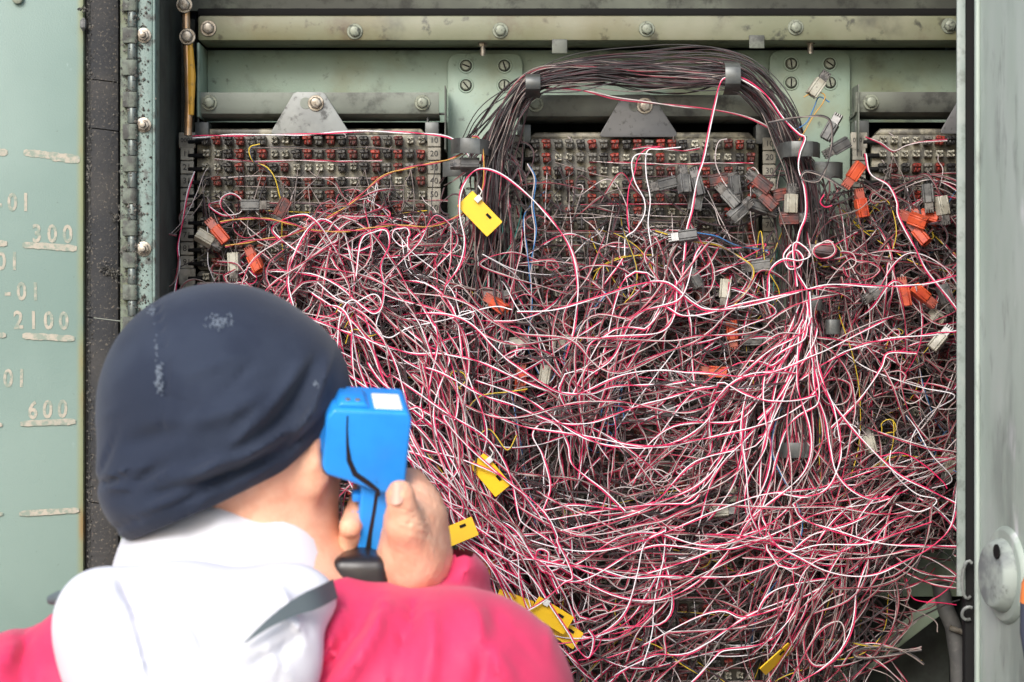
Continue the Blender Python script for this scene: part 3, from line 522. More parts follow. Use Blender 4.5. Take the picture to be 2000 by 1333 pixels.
# px, py, direction of the open end in degrees (0 right, 90 up), kind, Y, tilt, where
PL = [
 (430, 459, -50+0, 'plugred', -.050, 0, 'crossing the cream plug beside tag 81'), (400, 466, 150, 'plugcream', -.046, 0, 'lying beside number tag 71'), (457, 512, 92, 'plugcream', -.05, 0, 'hanging upright below the left block'),
 (500, 515, -63, 'plugred', -.055, .3, 'hanging open end down below the left block'), (489, 401, 180, 'pluggrey', -.045, 0, 'lying level across the left block'), (552, 406, 62, 'plugmaroon', -.06, .1, 'leaning across the left block rows'),
 (738, 672, 10, 'plugred', -.045, 0, 'buried in wires above the blue handset'), (708, 500, 95, 'plugcream', -.03, 0, 'half hidden upright behind loops on the left block'),
 (918, 322, 0, 'plugdark', -.065, 0, 'beside number tag 30 under the metal guide'),
 (1303, 358, 15, 'plugdark', -.055, 0, 'leftmost of the cluster over the middle block'), (1336, 360, -85, 'pluggrey', -.06, .2, 'hanging upright in the cluster over the middle block'), (1363, 365, -75, 'plugdark', -.055, .1, 'beside the upright grey plug in the cluster'),
 (1359, 394, -100, 'pluggrey', -.05, .2, 'hanging lowest below the upright grey plug'), (1428, 389, -48, 'pluggrey', -.07, .1, 'slanting down right in the middle of the cluster'), (1434, 362, 95, 'plugdark', -.05, 0, 'standing behind the slanting grey plug'),
 (1490, 360, -38, 'plugmaroon', -.07, .1, 'slanting down right at the top of the cluster'), (1502, 393, -45, 'plugmaroon', -.065, .1, 'slanting below the upper dark red plug'), (1440, 416, -138, 'pluggrey', -.07, .1, 'slanting down left at the foot of the cluster'),
 (1483, 405, 160, 'plugdark', -.05, 0, 'lying dark behind the two slanting red plugs'), (1524, 381, -168, 'plugmaroon', -.06, .3, 'with its open end beside the right wire trunk'), (1545, 398, -92, 'plugcream', -.07, 0, 'hanging upright in front of the right wire trunk'),
 (1541, 426, 182, 'plugmaroon', -.065, 0, 'lying level under the upright cream plug'), (1403, 351, 190, 'plugmaroon', -.045, 0, 'tucked behind the cluster over the middle block'), (1344, 461, 8, 'plugdark', -.085, .1, 'lying level where white wires fan out below it'),
 (1612, 491, -8, 'plugmaroon', -.07, .35, 'ringed by a wire loop on the right trunk'), (1672, 335, 55, 'plugred', -.06, 0, 'standing slanted beside the right number tags'), (1642, 285, 30, 'plugdark', -.05, 0, 'dark one beside the tag of the right block'),
 (1620, 257, -120, 'pluggrey', -.05, 0, 'small one hanging on the mounting plate'), (1594, 172, -125, 'plugcream', -.06, .1, 'sticking up over the screws of the mounting plate'),
 (1812, 378, 95, 'pluggrey', -.06, 0, 'hanging upright over the right block'), (1840, 402, 100, 'plugcream', -.06, 0, 'hanging upright nearest the right door'), (1793, 431, -22, 'plugred', -.07, .3, 'front one of the bright trio over the right block'),
 (1815, 425, -18, 'plugred', -.05, .3, 'rear one of the bright trio over the right block'), (1800, 462, -55, 'plugred', -.065, .4, 'lowest of the bright trio, open end facing out'), (1716, 567, 35, 'pluggrey', -.06, 0, 'slanting up right in the right column'),
 (1767, 580, -80, 'plugred', -.08, 0, 'hanging upright over the right column wires'), (1797, 573, 140, 'plugred', -.075, .1, 'slanting beside the upright orange red plug'), (1845, 574, 112, 'pluggrey', -.07, 0, 'slanting beside the right door edge'),
 (1829, 619, -60, 'plugcream', -.06, 1.0, 'seen square end on near the right door'), (1832, 668, -130, 'plugcream', -.075, 0, 'long one slanting near the right door edge'), (1708, 634, 20, 'plugmaroon', -.04, 0, 'deep in the right column wires'),
 (1487, 519, 8, 'pluggrey', -.06, .1, 'lying level beside the lowest tag of the top middle block'), (1417, 564, 85, 'plugcream', -.065, 0, 'standing upright below the plug cluster'), (1356, 546, -60, 'pluggrey', -.065, 0, 'slanting long one over the middle column'),
 (1470, 664, 182, 'pluggrey', -.06, 0, 'lying level low in the middle column'), (1431, 645, 95, 'plugred', -.05, 0, 'standing upright low in the middle column'), (1371, 580, -70, 'plugmaroon', -.045, 0, 'dark one behind the fanning wires'),
 (1683, 407, -80, 'plugred', -.05, 0, 'upright one among curls left of the bright trio'), (1014, 672, 5, 'plugcream', -.055, 0, 'lying level near the centre of the middle column'), (1097, 668, 200, 'plugcream', -.05, 0, 'lying slanted right of the level cream plug'),
 (1066, 732, -100, 'plugcream', -.06, 0, 'hanging upright in a dark gap of the middle column'), (1016, 748, -95, 'plugred', -.055, 0, 'upright one beside the dark gap'), (976, 598, -35, 'plugred', -.07, .5, 'open end facing out over the left trunk'),
 (962, 577, 180, 'plugmaroon', -.05, 0, 'level one behind the open orange plug'), (1243, 680, -10, 'pluggrey', -.05, 0, 'level one right of the wire waterfall'), (1302, 806, 10, 'pluggrey', -.05, 0, 'level one in the lower middle column'),
 (1404, 727, -5, 'plugred', -.055, .3, 'bright level one in the lower middle column'), (1404, 1000, 185, 'plugcream', -.06, 0, 'pale level one low in the wires'), (1430, 962, -80, 'plugcream', -.05, 0, 'pale upright one low in the wires'),
 (1700, 866, -75, 'plugcream', -.05, 0, 'pale upright one low in the right column'), (1853, 905, 80, 'plugcream', -.05, 0, 'pale upright one low beside the right door'), (1250, 1000, 10, 'plugmaroon', -.035, 0, 'dark one deep in the low wires')]
for (x, y, ang, k, Y, tl, where) in PL:
    p = P(x, y, Y); rot = (Matrix.Rotation(-R(ang), 3, 'Y') @ Matrix.Rotation(-tl * 1.1, 3, 'Z') @ Matrix.Rotation(rng.uniform(-.5, .5), 3, 'X')).to_euler()
    t = thing('connector_plug', f'{CN[k]} plug {where}', 'plug', p, 'loose plugs hanging in the wires')
    link('housing', PM[k][0], t, p, rot); link('contact_comb', PM[k][1], t, p, rot)
# ------------------------------------------------------------------ yellow tags
def tag_mesh():
    s = S(-0.06); L, W = 84 * s, 42 * s; mb = MB(); th_ = 0.0014
    q = rrect(-L / 2, L / 2, -W / 2, W / 2, 0.0012, 2); mb.prism(q, 0, th_)
    return mb.mesh('plate', M['yellow'], 0.0003, 1), L, W
TGM, TL, TW = tag_mesh()
for (x, y, ang, Y, tilt, sx, lab) in [(937, 418, -46, -.085, (0.0, 0.0), 1.0, 'yellow plastic tag on the wire trunk beside the top middle block'), (957, 928, -50, -.10, (0.1, 0.0), .95, 'yellow plastic tag right of the blue handset, half way down the wires'),
        (893, 1042, 22, -.128, (0, .2), .9, 'yellow plastic tag showing just beside the raised hand'), (1004, 1180, 160, -.085, (0, 0), .85, 'yellow plastic tag half buried behind wires, left of the overlapping two'),
        (1077, 1203, -32, -.105, (0.05, .1), .95, 'front yellow plastic tag of the overlapping two above the red shoulder'), (1098, 1232, -34, -.09, (0, .0), .9, 'rear yellow plastic tag peeping out under another above the red shoulder'),
        (1518, 1288, 42, -.075, (0.95, .0), .9, 'yellow plastic tag seen nearly edge on at the bottom of the wires'), (1640, 1012, 70, -.02, (0, 0), .9, 'yellow tag deep in shadow behind the right trunk'), (1632, 768, 75, -.02, (0, 0), .8, 'dim yellow tag deep behind the upper right trunk'), (930, 1100, -20, -.08, (0, 0), .8, 'yellow tag peeping out above the red sleeve')]:
    p = P(x, y, Y); rot = (Matrix.Rotation(-R(ang), 3, 'Y') @ Matrix.Rotation(tilt[0], 3, 'X') @ Matrix.Rotation(tilt[1], 3, 'Z')); e = rot.to_euler()
    t = thing('yellow_tag', lab, 'tag', p, 'yellow tags on the wires'); o = link('plate', TGM, t, p, e); o.scale = (sx, 1, sx)
    mb = MB(); mb.box(p + rot @ Vector((TL * .18, -0.0006, TW * .22)), (0.0065, 0.0008, 0.0028), rot); mb.build('slot', M['black'], t)
    if x in (957, 1077, 937): mb = MB(); c_ = p + rot @ Vector((-TL * .27, -0.002, TW * .42)); mb.box(c_, (0.006, 0.005, 0.007), rot); mb.tube([c_, c_ + Vector((0.004, -.002, .008)), c_ + Vector((0.0, 0, .014))], 0.0008, 6); mb.build('cable_tie', M['nylon'], t, 0.0008)
# ------------------------------------------------------------------ wires
FW = lambda pts: np.array([[*P(*p)] for p in pts])
def spline(ctrl, n):
    c = np.asarray(ctrl, float); c = np.vstack([2 * c[0] - c[1], c, 2 * c[-1] - c[-2]]); K = len(c) - 3
    # spread samples by chord length
    L = np.linalg.norm(np.diff(c[1:-1], axis=0), axis=1); cum = np.r_[0, np.cumsum(L)]; t = np.linspace(0, cum[-1], n)
    i = np.clip(np.searchsorted(cum, t, 'right') - 1, 0, K - 1); u = ((t - cum[i]) / np.maximum(L[i], 1e-9))[:, None]
    p0, p1, p2, p3 = c[i], c[i + 1], c[i + 2], c[i + 3]
    return 0.5 * (2 * p1 + (p2 - p0) * u + (2 * p0 - 5 * p1 + 4 * p2 - p3) * u ** 2 + (3 * p1 - p0 - 3 * p2 + p3) * u ** 3)
def frames(path):
    t = np.gradient(path, axis=0); t /= np.maximum(np.linalg.norm(t, axis=1, keepdims=True), 1e-9)
    a = np.cross(t, np.array([0, 1.0, 0])); bad = np.linalg.norm(a, axis=1) < 0.15
    a[bad] = np.cross(t[bad], np.array([1.0, 0, 0.3])); a /= np.linalg.norm(a, axis=1, keepdims=True)
    return t, a, np.cross(t, a)
def tube_np(path, r, sides):
    t, a, b = frames(path); ang = np.arange(sides) * 2 * np.pi / sides + 0.4
    v = path[:, None, :] + r * (np.cos(ang)[None, :, None] * a[:, None, :] + np.sin(ang)[None, :, None] * b[:, None, :])
    n = len(path); i = np.arange(n - 1)[:, None] * sides; k = np.arange(sides)[None, :]; k2 = (k + 1) % sides
    f = np.stack([i + k, i + k2, i + sides + k2, i + sides + k], -1).reshape(-1, 4)
    return v.reshape(-1, 3), f
def pair_paths(path, r, pitch=None, sep=1.04):
    t, a, b = frames(path); L = np.r_[0, np.cumsum(np.linalg.norm(np.diff(path, axis=0), axis=1))]
    pitch = pitch or rng.uniform(0.05, 0.22); th = rng.uniform(0, 6.28) + L / pitch * 6.28 + 0.5 * np.sin(L * 60 + rng.uniform(0, 6))
    sp = r * sep * (1 + 0.5 * np.clip(np.sin(L * rng.uniform(12, 30) + rng.uniform(0, 6)), 0, 1) ** 2)
    o = (np.cos(th) * sp)[:, None] * a + (np.sin(th) * sp)[:, None] * b
    return path + o, path - o
def np_mesh(name, vs_, fs, mi, mats):
    me = bpy.data.meshes.new(name); v = np.concatenate(vs_).astype(np.float32); f = np.concatenate(fs).astype(np.int32); m = np.concatenate(mi).astype(np.int32)
    me.vertices.add(len(v)); me.vertices.foreach_set('co', v.ravel()); me.loops.add(f.size); me.loops.foreach_set('vertex_index', f.ravel())
    me.polygons.add(len(f)); me.polygons.foreach_set('loop_start', np.arange(0, f.size, 4, dtype=np.int32)); me.polygons.foreach_set('material_index', m)
    for x in mats: me.materials.append(x)
    me.update(calc_edges=True); me.shade_smooth(); return me
CLS = {'clean': ('white', 'crimson'), 'mid': ('offwhite', 'midred'), 'dirty': ('beige', 'maroon'), 'soot': ('sootgrey', 'sootred'), 'yel': ('yellow', 'navy'), 'blu': ('blue', 'offwhite'), 'org': ('ochre', 'midred'), 'teal': ('teal', 'beige'), 'soot2': ('beige', 'sootgrey'), 'red': ('crimson', 'crimson'), 'wht': ('white', 'white'), 'bei': ('beige', 'beige'), 'yy': ('yellow', 'beige')}
CLN = {'clean': 'bright red and white', 'mid': 'dusty red and white', 'dirty': 'grimy maroon and beige', 'soot': 'sooty grey', 'yel': 'yellow and navy', 'blu': 'blue and white', 'org': 'ochre and red', 'teal': 'teal and beige', 'soot2': 'sooty beige', 'red': 'bright red', 'wht': 'white', 'bei': 'beige', 'yy': 'yellow and beige'}
SNM = {'white': 'white_strand', 'crimson': 'red_strand', 'offwhite': 'white_strand', 'midred': 'red_strand', 'beige': 'beige_strand', 'maroon': 'red_strand', 'sootgrey': 'grey_strand', 'sootred': 'dark_strand', 'yellow': 'yellow_strand', 'navy': 'navy_strand', 'blue': 'blue_strand', 'ochre': 'ochre_strand', 'teal': 'teal_strand'}
SV, SF, SMI = [], [], []; sbase = 0
def stuff_wire(path, cls, r=0.00056, single=False):
    global sbase
    A, B = CLS[cls]
    strands = [(path, A)] if single else list(zip(pair_paths(path, r), (A, B)))
    for pth, k in strands:
        v, f = tube_np(pth, r, 4); SV.append(v); SF.append(f + sbase); SMI.append(np.full(len(f), WI[k])); sbase += len(v)
n_ind = 0
def own_wire(path, cls, label, group, r=0.00063, single=False, pitch=None):
    global n_ind; n_ind += 1
    A, B = CLS[cls]; c = path[len(path) // 2]
    if single or A == B:
        v, f = tube_np(path, r, 6); o = link('jumper_wire', np_mesh('jumper_wire', [v], [f], [np.zeros(len(f))], [WM[A]])); tag(o, label, 'wire', group); return
    t = thing('jumper_wire', label, 'wire', path[0], group)
    for pth, k in zip(pair_paths(path, r, pitch), (A, B)):
        v, f = tube_np(pth, r, 6); link(SNM[k], np_mesh(SNM[k], [v], [f], [np.zeros(len(f))], [WM[k]]), t)
def plen(pts): p = np.array([q[:2] for q in pts], float); return np.linalg.norm(np.diff(p, axis=0), axis=1).sum()
def smooth_noise(n, k, amp):
    c = rng.normal(0, amp, k); x = np.linspace(0, k - 1, n); i = np.clip(x.astype(int), 0, k - 2); u = x - i; u = u * u * (3 - 2 * u); return c[i] * (1 - u) + c[i + 1] * u
def px2w(q): # array (n,3) of photograph px, py, Y
    s = (CAMD + q[:, 2]) / FPX; return np.stack([(q[:, 0] - 1000) * s, q[:, 2], CAMZ + (666.5 - q[:, 1]) * s], 1)
def pick(d): ks = list(d); w = np.array([d[k] for k in ks], float); return ks[rng.choice(len(ks), p=w / w.sum())]
DARKER = {'clean': 'mid', 'mid': 'dirty', 'dirty': 'soot', 'red': 'mid', 'wht': 'mid'}
def darken_deep(k, u):                                     # deeper wires take grimier, darker colours, which also paint the shade between them
    if u < .62 and rng.random() < .85: k = DARKER.get(k, k)
    if u < .42 and rng.random() < .85: k = DARKER.get(k, k)
    if u < .2: k = DARKER.get(k, k)
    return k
ORDW = ['first', 'second', 'third', 'fourth', 'fifth', 'sixth', 'seventh', 'eighth', 'ninth', 'tenth', 'eleventh', 'twelfth', 'thirteenth', 'fourteenth', 'fifteenth', 'sixteenth', 'seventeenth', 'eighteenth', 'nineteenth', 'twentieth'] + ['twenty-' + k for k in ('first', 'second', 'third', 'fourth', 'fifth', 'sixth', 'seventh', 'eighth', 'ninth')] + ['thirtieth'] + ['thirty-' + k for k in ('first', 'second', 'third', 'fourth', 'fifth')]
def make_own(items, label, group, axis):
    """items: (path, class, single); each is told apart by its rank across the bundle"""
    mids = [w[len(w) // 2] for w, k, sg in items]; val = [(-m[2] if axis == 'top' else m[0]) for m in mids]
    rank = {i: r for r, i in enumerate(np.argsort(val))}
    for i, (w, k, sg) in enumerate(items): own_wire(w, k, f'{CLN[k]} jumper, {ORDW[rank[i]]} from the {axis} {label}', group, single=sg)
def stream(ctrl, n, spread, cls, own=0, label='', group='', yj=0.012, wob=9, trim=0.25, single=0.0, step=9, fan=None, jit=27):
    """n wires that follow one another along ctrl; each keeps its own offset and wanders"""
    c = np.array(ctrl, float); N = max(60, int(plen(ctrl) / step)); mine = []
    fanv = np.ones(N) if fan is None else np.interp(np.linspace(0, 1, N), np.linspace(0, 1, len(fan)), fan)
    offs = rng.normal(0, spread, n); ys = rng.uniform(-yj, yj, n); order = np.argsort(-ys); jf = np.interp(np.linspace(0, 1, len(c)), np.linspace(0, 1, len(fanv)), fanv)
    for q, i in enumerate(order):
        cj = c.copy(); cj[:, :2] += rng.normal(0, jit, (len(c), 2)) * np.minimum(jf, 1.2)[:, None]
        base = spline(cj, N); tg = np.gradient(base[:, :2], axis=0); tg /= np.maximum(np.linalg.norm(tg, axis=1, keepdims=True), 1e-6); nm = np.stack([-tg[:, 1], tg[:, 0]], 1)
        kk = max(4, int(N * step / 110)); off = (offs[i] + smooth_noise(N, max(3, kk // 2), spread * 0.5)) * fanv + smooth_noise(N, kk, wob) * np.minimum(fanv, 1)
        pth = base.copy(); pth[:, :2] += nm * off[:, None]; pth[:, 2] += ys[i] + smooth_noise(N, kk, yj * 0.5)
        a = int(rng.uniform(0, trim) * N); b = N - int(rng.uniform(0, trim) * N)
        seg = pth[a:b]; e = max(4, len(seg) // 10); ramp = np.linspace(0, 1, e) ** 1.5
        if trim > 0:
            seg[:e, 2] = seg[:e, 2] * ramp + (-0.004) * (1 - ramp); seg[-e:, 2] = seg[-e:, 2] * ramp[::-1] + (-0.004) * (1 - ramp[::-1])
        k = darken_deep(pick(cls), q / n); w = px2w(seg); sg = rng.random() < single
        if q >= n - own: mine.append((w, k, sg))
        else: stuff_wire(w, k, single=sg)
    t = c[len(c) // 2] - c[len(c) // 2 - 1]
    make_own(mine, label, group, 'top' if abs(t[0]) > abs(t[1]) else 'left')
D_, CL, MI, SO = {'dirty': 3, 'mid': 2, 'soot': 1}, {'clean': 8, 'mid': 3, 'yel': .15, 'red': .3, 'wht': .3}, {'mid': 5, 'clean': 2, 'dirty': 3, 'yel': .2, 'blu': .2, 'red': .2}, {'soot': 7, 'dirty': 2.6, 'soot2': 2}
DM = {'dirty': 5, 'mid': 2.2, 'soot': 3, 'soot2': 1.5, 'yel': .25, 'blu': .15, 'teal': .15}
# deep row dressings: wires laid level under each row of terminals
for col, tx, _, lx, rx in COLS:
    for bi, ty0 in enumerate(TOPY):
        for i in range(10):
            y = ty0 + i * RP + 13 + {'left': 0, 'middle': 7, 'right': 0}[col]
            if y < 310 and col != 'left': nn = 1
            elif y < 400: nn = 1
            else: nn = 3 if y > 480 else 2
            if col == 'right' and bi == 3: nn = 0
            for k in range(nn):
                xa = tx - 40 + rng.uniform(0, 260); xb = tx + 19 * TP + rng.uniform(-120, 70); xb = min(xb, 1900)
                if col == 'left' and y > 560: xa = max(xa, 560)
                if xb - xa < 80: continue
                m = 5; xs = np.linspace(xa, xb, m); q = np.stack([xs, y + rng.normal(0, 3, m) + rng.normal(0, 2), -0.010 - rng.uniform(0, .012, m)], 1)
                stuff_wire(px2w(spline(q, int((xb - xa) / 16) + 8)), pick(DM), single=rng.random() < .3)
# the arch of old cable over the middle block
arch = [(952, 640, -.03), (956, 480, -.035), (962, 360, -.04), (982, 262, -.045), (1034, 172, -.055), (1130, 146, -.05), (1250, 146, -.045), (1350, 152, -.05), (1432, 156, -.06), (1492, 200, -.055), (1535, 272, -.05), (1566, 350, -.04), (1580, 480, -.035), (1592, 640, -.03)]
stream(arch, 72, 8.5, SO, 10, 'in the cable arch', 'jumpers arching over the middle block', 0.012, 3, 0.02, .3, fan=[2.4, 2.0, 1.6, 1.0, 1.25, 1.4, .95, 1.4, 1.9, 2.4], jit=5)
hi = [(905, 300, -.03), (955, 235, -.035), (1020, 172, -.045), (1110, 126, -.045), (1250, 110, -.03), (1390, 103, -.03), (1480, 135, -.04), (1545, 225, -.045), (1575, 330, -.04)]
stream(hi, 9, 9, {'soot': 1}, 5, 'over the cable arch', 'jumpers lying highest over the arch', 0.006, 4, 0.03, .6, jit=5)
stream([(985, 420, -.035), (975, 330, -.03), (930, 330, -.03), (900, 345, -.02)], 16, 16, SO, 0, wob=8)
# trunks
stream([(950, 300, -.045), (955, 420, -.04), (952, 600, -.035), (942, 820, -.04), (945, 1050, -.04), (960, 1400, -.04)], 85, 27, {'dirty': 4, 'mid': 2, 'soot': 4, 'yel': .5, 'teal': .2, 'blu': .3}, 5, 'in the upright left trunk', 'jumpers in the left trunk', 0.02, 7, 0.3, .2)
stream([(1562, 310, -.045), (1575, 420, -.04), (1588, 600, -.04), (1582, 820, -.045), (1572, 1050, -.045), (1560, 1400, -.04)], 95, 27, {'dirty': 4, 'mid': 2.5, 'soot': 4, 'yel': .5, 'teal': .2, 'blu': .2}, 5, 'in the upright right trunk', 'jumpers in the right trunk', 0.02, 7, 0.3, .2)
stream([(1640, 420, -.03), (1655, 560, -.035), (1650, 760, -.04), (1620, 960, -.04), (1590, 1120, -.04), (1570, 1400, -.04)], 60, 33, {'dirty': 4, 'mid': 3, 'soot': 2, 'yel': .5}, 0, wob=12)
stream([(1030, 560, -.03), (1020, 700, -.035), (1010, 900, -.04), (1000, 1100, -.04), (1020, 1400, -.04)], 40, 30, D_, 0, wob=12)
# random tangle: wires that wander from one terminal to another
def tangle(n, box, length, cls, depth, own=0, label='', group='', curl=.25, bias=None, single=.25, tv=.26):
    x0, x1, y0, y1 = box; items = []
    for k in range(n):
        x, y = rng.uniform(x0, x1), rng.uniform(y0, y1); ang = rng.uniform(0, 6.28) if bias is None else bias + rng.normal(0, .55); L = rng.uniform(.45, 1.3) * length
        m = max(4, int(L / 62)); pts = [[x, y, -.006]]; turn = rng.normal(0, .35)
        for j in range(m):
            turn = turn * .75 + rng.normal(0, tv)
            ang += turn; stp = L / m; nx, ny = pts[-1][0] + math.cos(ang) * stp, pts[-1][1] + math.sin(ang) * stp
            if nx < x0 - 30 or nx > x1 + 30: ang = math.pi - ang; nx = pts[-1][0] + math.cos(ang) * stp
            if ny < y0 - 15 or ny > y1 + 30: ang = -ang; ny = pts[-1][1] + math.sin(ang) * stp
            u = (j + 1) / m; pts.append([nx, ny, -(.012 + (depth * rng.uniform(.55, 1.0)) * math.sin(math.pi * min(1, u * 1.02)) ** .6)])
            if rng.random() < .6 * curl / m:                                           # a small slack curl
                r = rng.uniform(9, 34); sgn = rng.choice([-1, 1]); a0 = ang - sgn * math.pi / 2; sq = rng.uniform(.4, .95); gw = rng.uniform(-.06, .1); cx, cy = nx - math.cos(a0) * r, ny - math.sin(a0) * r
                for a_ in np.linspace(0, 6.28 * .93, 9)[1:]: pts.append([cx + r * (1 + gw * a_) * math.cos(a0 + sgn * a_) + rng.normal(0, 1.5), cy + r * (1 + gw * a_) * sq * math.sin(a0 + sgn * a_) + rng.normal(0, 1.5), pts[-1][2] - .0007])
        items.append(np.array(pts))
    items.sort(key=lambda p: p[:, 2].min(), reverse=True)
    mine = []
    for q, p in enumerate(items):
        w = px2w(spline(p, int(plen(p) / (7 if q >= n - own else 8.2)) + 10)); k = darken_deep(pick(cls), q / n); sg = rng.random() < single
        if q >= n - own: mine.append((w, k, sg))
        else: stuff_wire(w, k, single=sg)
    make_own(mine, label, group, 'left')
tangle(10, (420, 860, 370, 480), 240, {'dirty': 3, 'mid': 4, 'soot': 1, 'clean': 1}, .03, 0)
tangle(150, (610, 900, 425, 650), 330, {'mid': 5, 'dirty': 4, 'clean': 2, 'blu': .2, 'yel': .2, 'soot': 1}, .05, 6, 'curled over the left block', 'jumpers curled over the left block', .9)
tangle(46, (440, 700, 500, 640), 260, {'mid': 4, 'dirty': 3, 'clean': 3}, .05, 0, curl=.5)
tangle(16, (1010, 1500, 350, 450), 260, {'mid': 3, 'dirty': 4, 'soot': 2, 'clean': .6}, .035, 0, curl=.4)
tangle(112, (1000, 1500, 460, 770), 360, {'mid': 5, 'dirty': 4, 'clean': 3, 'blu': .2, 'yel': .3, 'soot': 1.5}, .055, 8, 'loose over the upper middle column', 'jumpers loose over the middle column', .5)
tangle(84, (980, 1520, 700, 1060), 420, {'clean': 5, 'mid': 5, 'dirty': 2, 'yel': .3, 'blu': .15}, .06, 8, 'loose over the lower middle column', 'jumpers loose over the lower middle column', .4)
tangle(140, (1610, 1890, 355, 700), 330, {'dirty': 5, 'mid': 4, 'soot': 2, 'clean': .8, 'yel': .4, 'blu': .2}, .05, 6, 'curled over the right block', 'jumpers curled over the right block', .9)
tangle(100, (1600, 1890, 650, 1060), 360, {'dirty': 4, 'mid': 5, 'soot': 1, 'clean': 2, 'yel': .4, 'blu': .5}, .055, 5, 'loose over the lower right column', 'jumpers loose over the lower right column', .6)
tangle(44, (1000, 1560, 1000, 1360), 420, {'clean': 4, 'mid': 4, 'dirty': 3, 'yel': .5, 'blu': .4}, .05, 6, 'loose over the bottom middle block', 'jumpers loose over the bottom middle block', .25)
tangle(60, (790, 1010, 600, 1330), 380, {'clean': 4, 'mid': 4, 'dirty': 3, 'yel': .5, 'blu': .3}, .05, 0, curl=.4)
tangle(46, (1540, 1760, 960, 1360), 380, {'mid': 4, 'dirty': 4, 'clean': 1, 'yel': .3}, .05, 0, curl=.3)
tangle(60, (620, 1520, 560, 1060), 620, {'clean': 7, 'mid': 3, 'yel': .2}, .085, 12, 'roaming over the middle', 'jumpers roaming over the middle', .15, tv=.17)
tangle(34, (1400, 1890, 520, 1120), 520, {'clean': 6, 'mid': 4, 'yel': .2}, .08, 7, 'roaming over the right', 'jumpers roaming over the right', .2, tv=.18)
tangle(26, (960, 1600, 960, 1350), 560, {'clean': 6, 'mid': 4}, .075, 6, 'roaming over the bottom', 'jumpers roaming over the bottom', .12, tv=.16)
tangle(30, (560, 900, 430, 900), 420, {'clean': 6, 'mid': 4}, .085, 5, 'roaming beside the cap', 'jumpers roaming beside the cap', .2, tv=.18)
tangle(46, (960, 1540, 500, 1080), 430, {'clean': 7, 'mid': 3}, .085, 0, curl=.7, tv=.33)
tangle(22, (1600, 1890, 500, 1060), 380, {'clean': 5, 'mid': 5}, .08, 0, curl=.8, tv=.33)
tangle(20, (1020, 1600, 980, 1340), 400, {'clean': 6, 'mid': 4}, .075, 0, curl=.5, tv=.3)
tangle(22, (600, 900, 450, 900), 360, {'clean': 6, 'mid': 4}, .085, 0, curl=.8, tv=.33)
tangle(24, (430, 870, 330, 470), 150, {'mid': 4, 'dirty': 4, 'clean': 1}, .025, 0, curl=.4, single=.7, tv=.3)
tangle(22, (1030, 1490, 330, 450), 150, {'mid': 3, 'dirty': 5, 'clean': .6}, .025, 0, curl=.4, single=.7, tv=.3)
# leads that leave single terminals of the top blocks and drop into the tangle
for (col, tx, oy, rows, nlead, xlim) in (('left', 404, 275, (2, 9), 44, 19), ('middle', 1046, 282, (2, 8), 30, 19), ('right', 1722, 275, (1, 6), 14, 7)):
    for k in range(nlead):
        x, y = tx + TP * rng.integers(0, xlim + 1), oy + RP * rng.integers(*rows); dx = rng.normal(12, 34); L = rng.uniform(40, 150)
        q = [(x, y + 3, -.015), (x + dx * .12, y + 14, -.021), (x + dx * .5 + rng.normal(0, 8), y + L * .5, -.03), (x + dx + rng.normal(0, 8), y + L, -.034), (x + dx * 1.8 + rng.normal(0, 14), y + L * 1.5, -.02)]
        stuff_wire(px2w(spline(np.array(q), 22)), pick({'mid': 3, 'dirty': 4, 'clean': .5, 'soot': 2, 'bei': 1}), single=True)
    for k in range(nlead // 2):                              # clipped stubs poking up out of the caps
        x, y = tx + TP * rng.integers(0, xlim + 1) + 3, oy + RP * rng.integers(0, 6); q = [(x, y - 4, -.015), (x + rng.normal(0, 2), y - 9, -.018), (x + rng.normal(-3, 4), y - 15, -.019)]
        stuff_wire(px2w(spline(np.array(q), 6)), pick({'soot': 5, 'mid': 1, 'dirty': 2}), single=True)
tangle(60, (400, 800, 600, 1330), 330, {'clean': 3, 'mid': 4, 'dirty': 3}, .06, 0, curl=.4)
# streams that comb through the tangle
stream([(770, 390, -.03), (700, 425, -.05), (640, 470, -.06), (590, 560, -.075), (570, 620, -.08), (600, 680, -.09), (660, 770, -.09)], 26, 26, {'mid': 5, 'clean': 5}, 10, 'running down to the dark cap', 'jumpers running down to the cap', .012, 8)
stream([(470, 520, -.03), (560, 590, -.07), (650, 665, -.09), (720, 760, -.09), (800, 880, -.095), (880, 985, -.095), (960, 1075, -.09), (1040, 1190, -.08), (1110, 1340, -.06)], 50, 48, CL, 18, 'in the stream past the handset', 'jumpers streaming past the handset', .016, 8, .22)
stream([(640, 520, -.04), (740, 570, -.08), (820, 630, -.09), (862, 740, -.09), (890, 870, -.09), (930, 1000, -.09), (990, 1130, -.08), (1050, 1330, -.06)], 32, 30, {'clean': 5, 'mid': 4, 'dirty': 1}, 12, 'bending over the left column', 'jumpers bending over the left column', .014, 8, .25)
stream([(1400, 430, -.04), (1345, 480, -.075), (1318, 560, -.085), (1250, 635, -.085), (1180, 700, -.085), (1140, 790, -.08), (1140, 900, -.07), (1170, 1010, -.05)], 30, 20, {'clean': 4, 'mid': 6, 'dirty': 1}, 10, 'falling below the level dark plug', 'jumpers in the waterfall under the dark plug', .012, 5, .2)
stream([(1180, 440, -.04), (1185, 530, -.06), (1165, 600, -.07), (1150, 690, -.07), (1165, 800, -.07)], 22, 14, MI, 0, wob=7)
stream([(1578, 566, -.095), (1562, 640, -.10), (1510, 720, -.10), (1445, 810, -.095), (1380, 900, -.085), (1300, 1000, -.06)], 20, 36, {'clean': 9, 'mid': 1}, 12, 'fanning left from the knot', 'jumpers fanning left from the knot', .012, 8, .08, fan=[.12, .35, .7, 1, 1.3, 1.6])
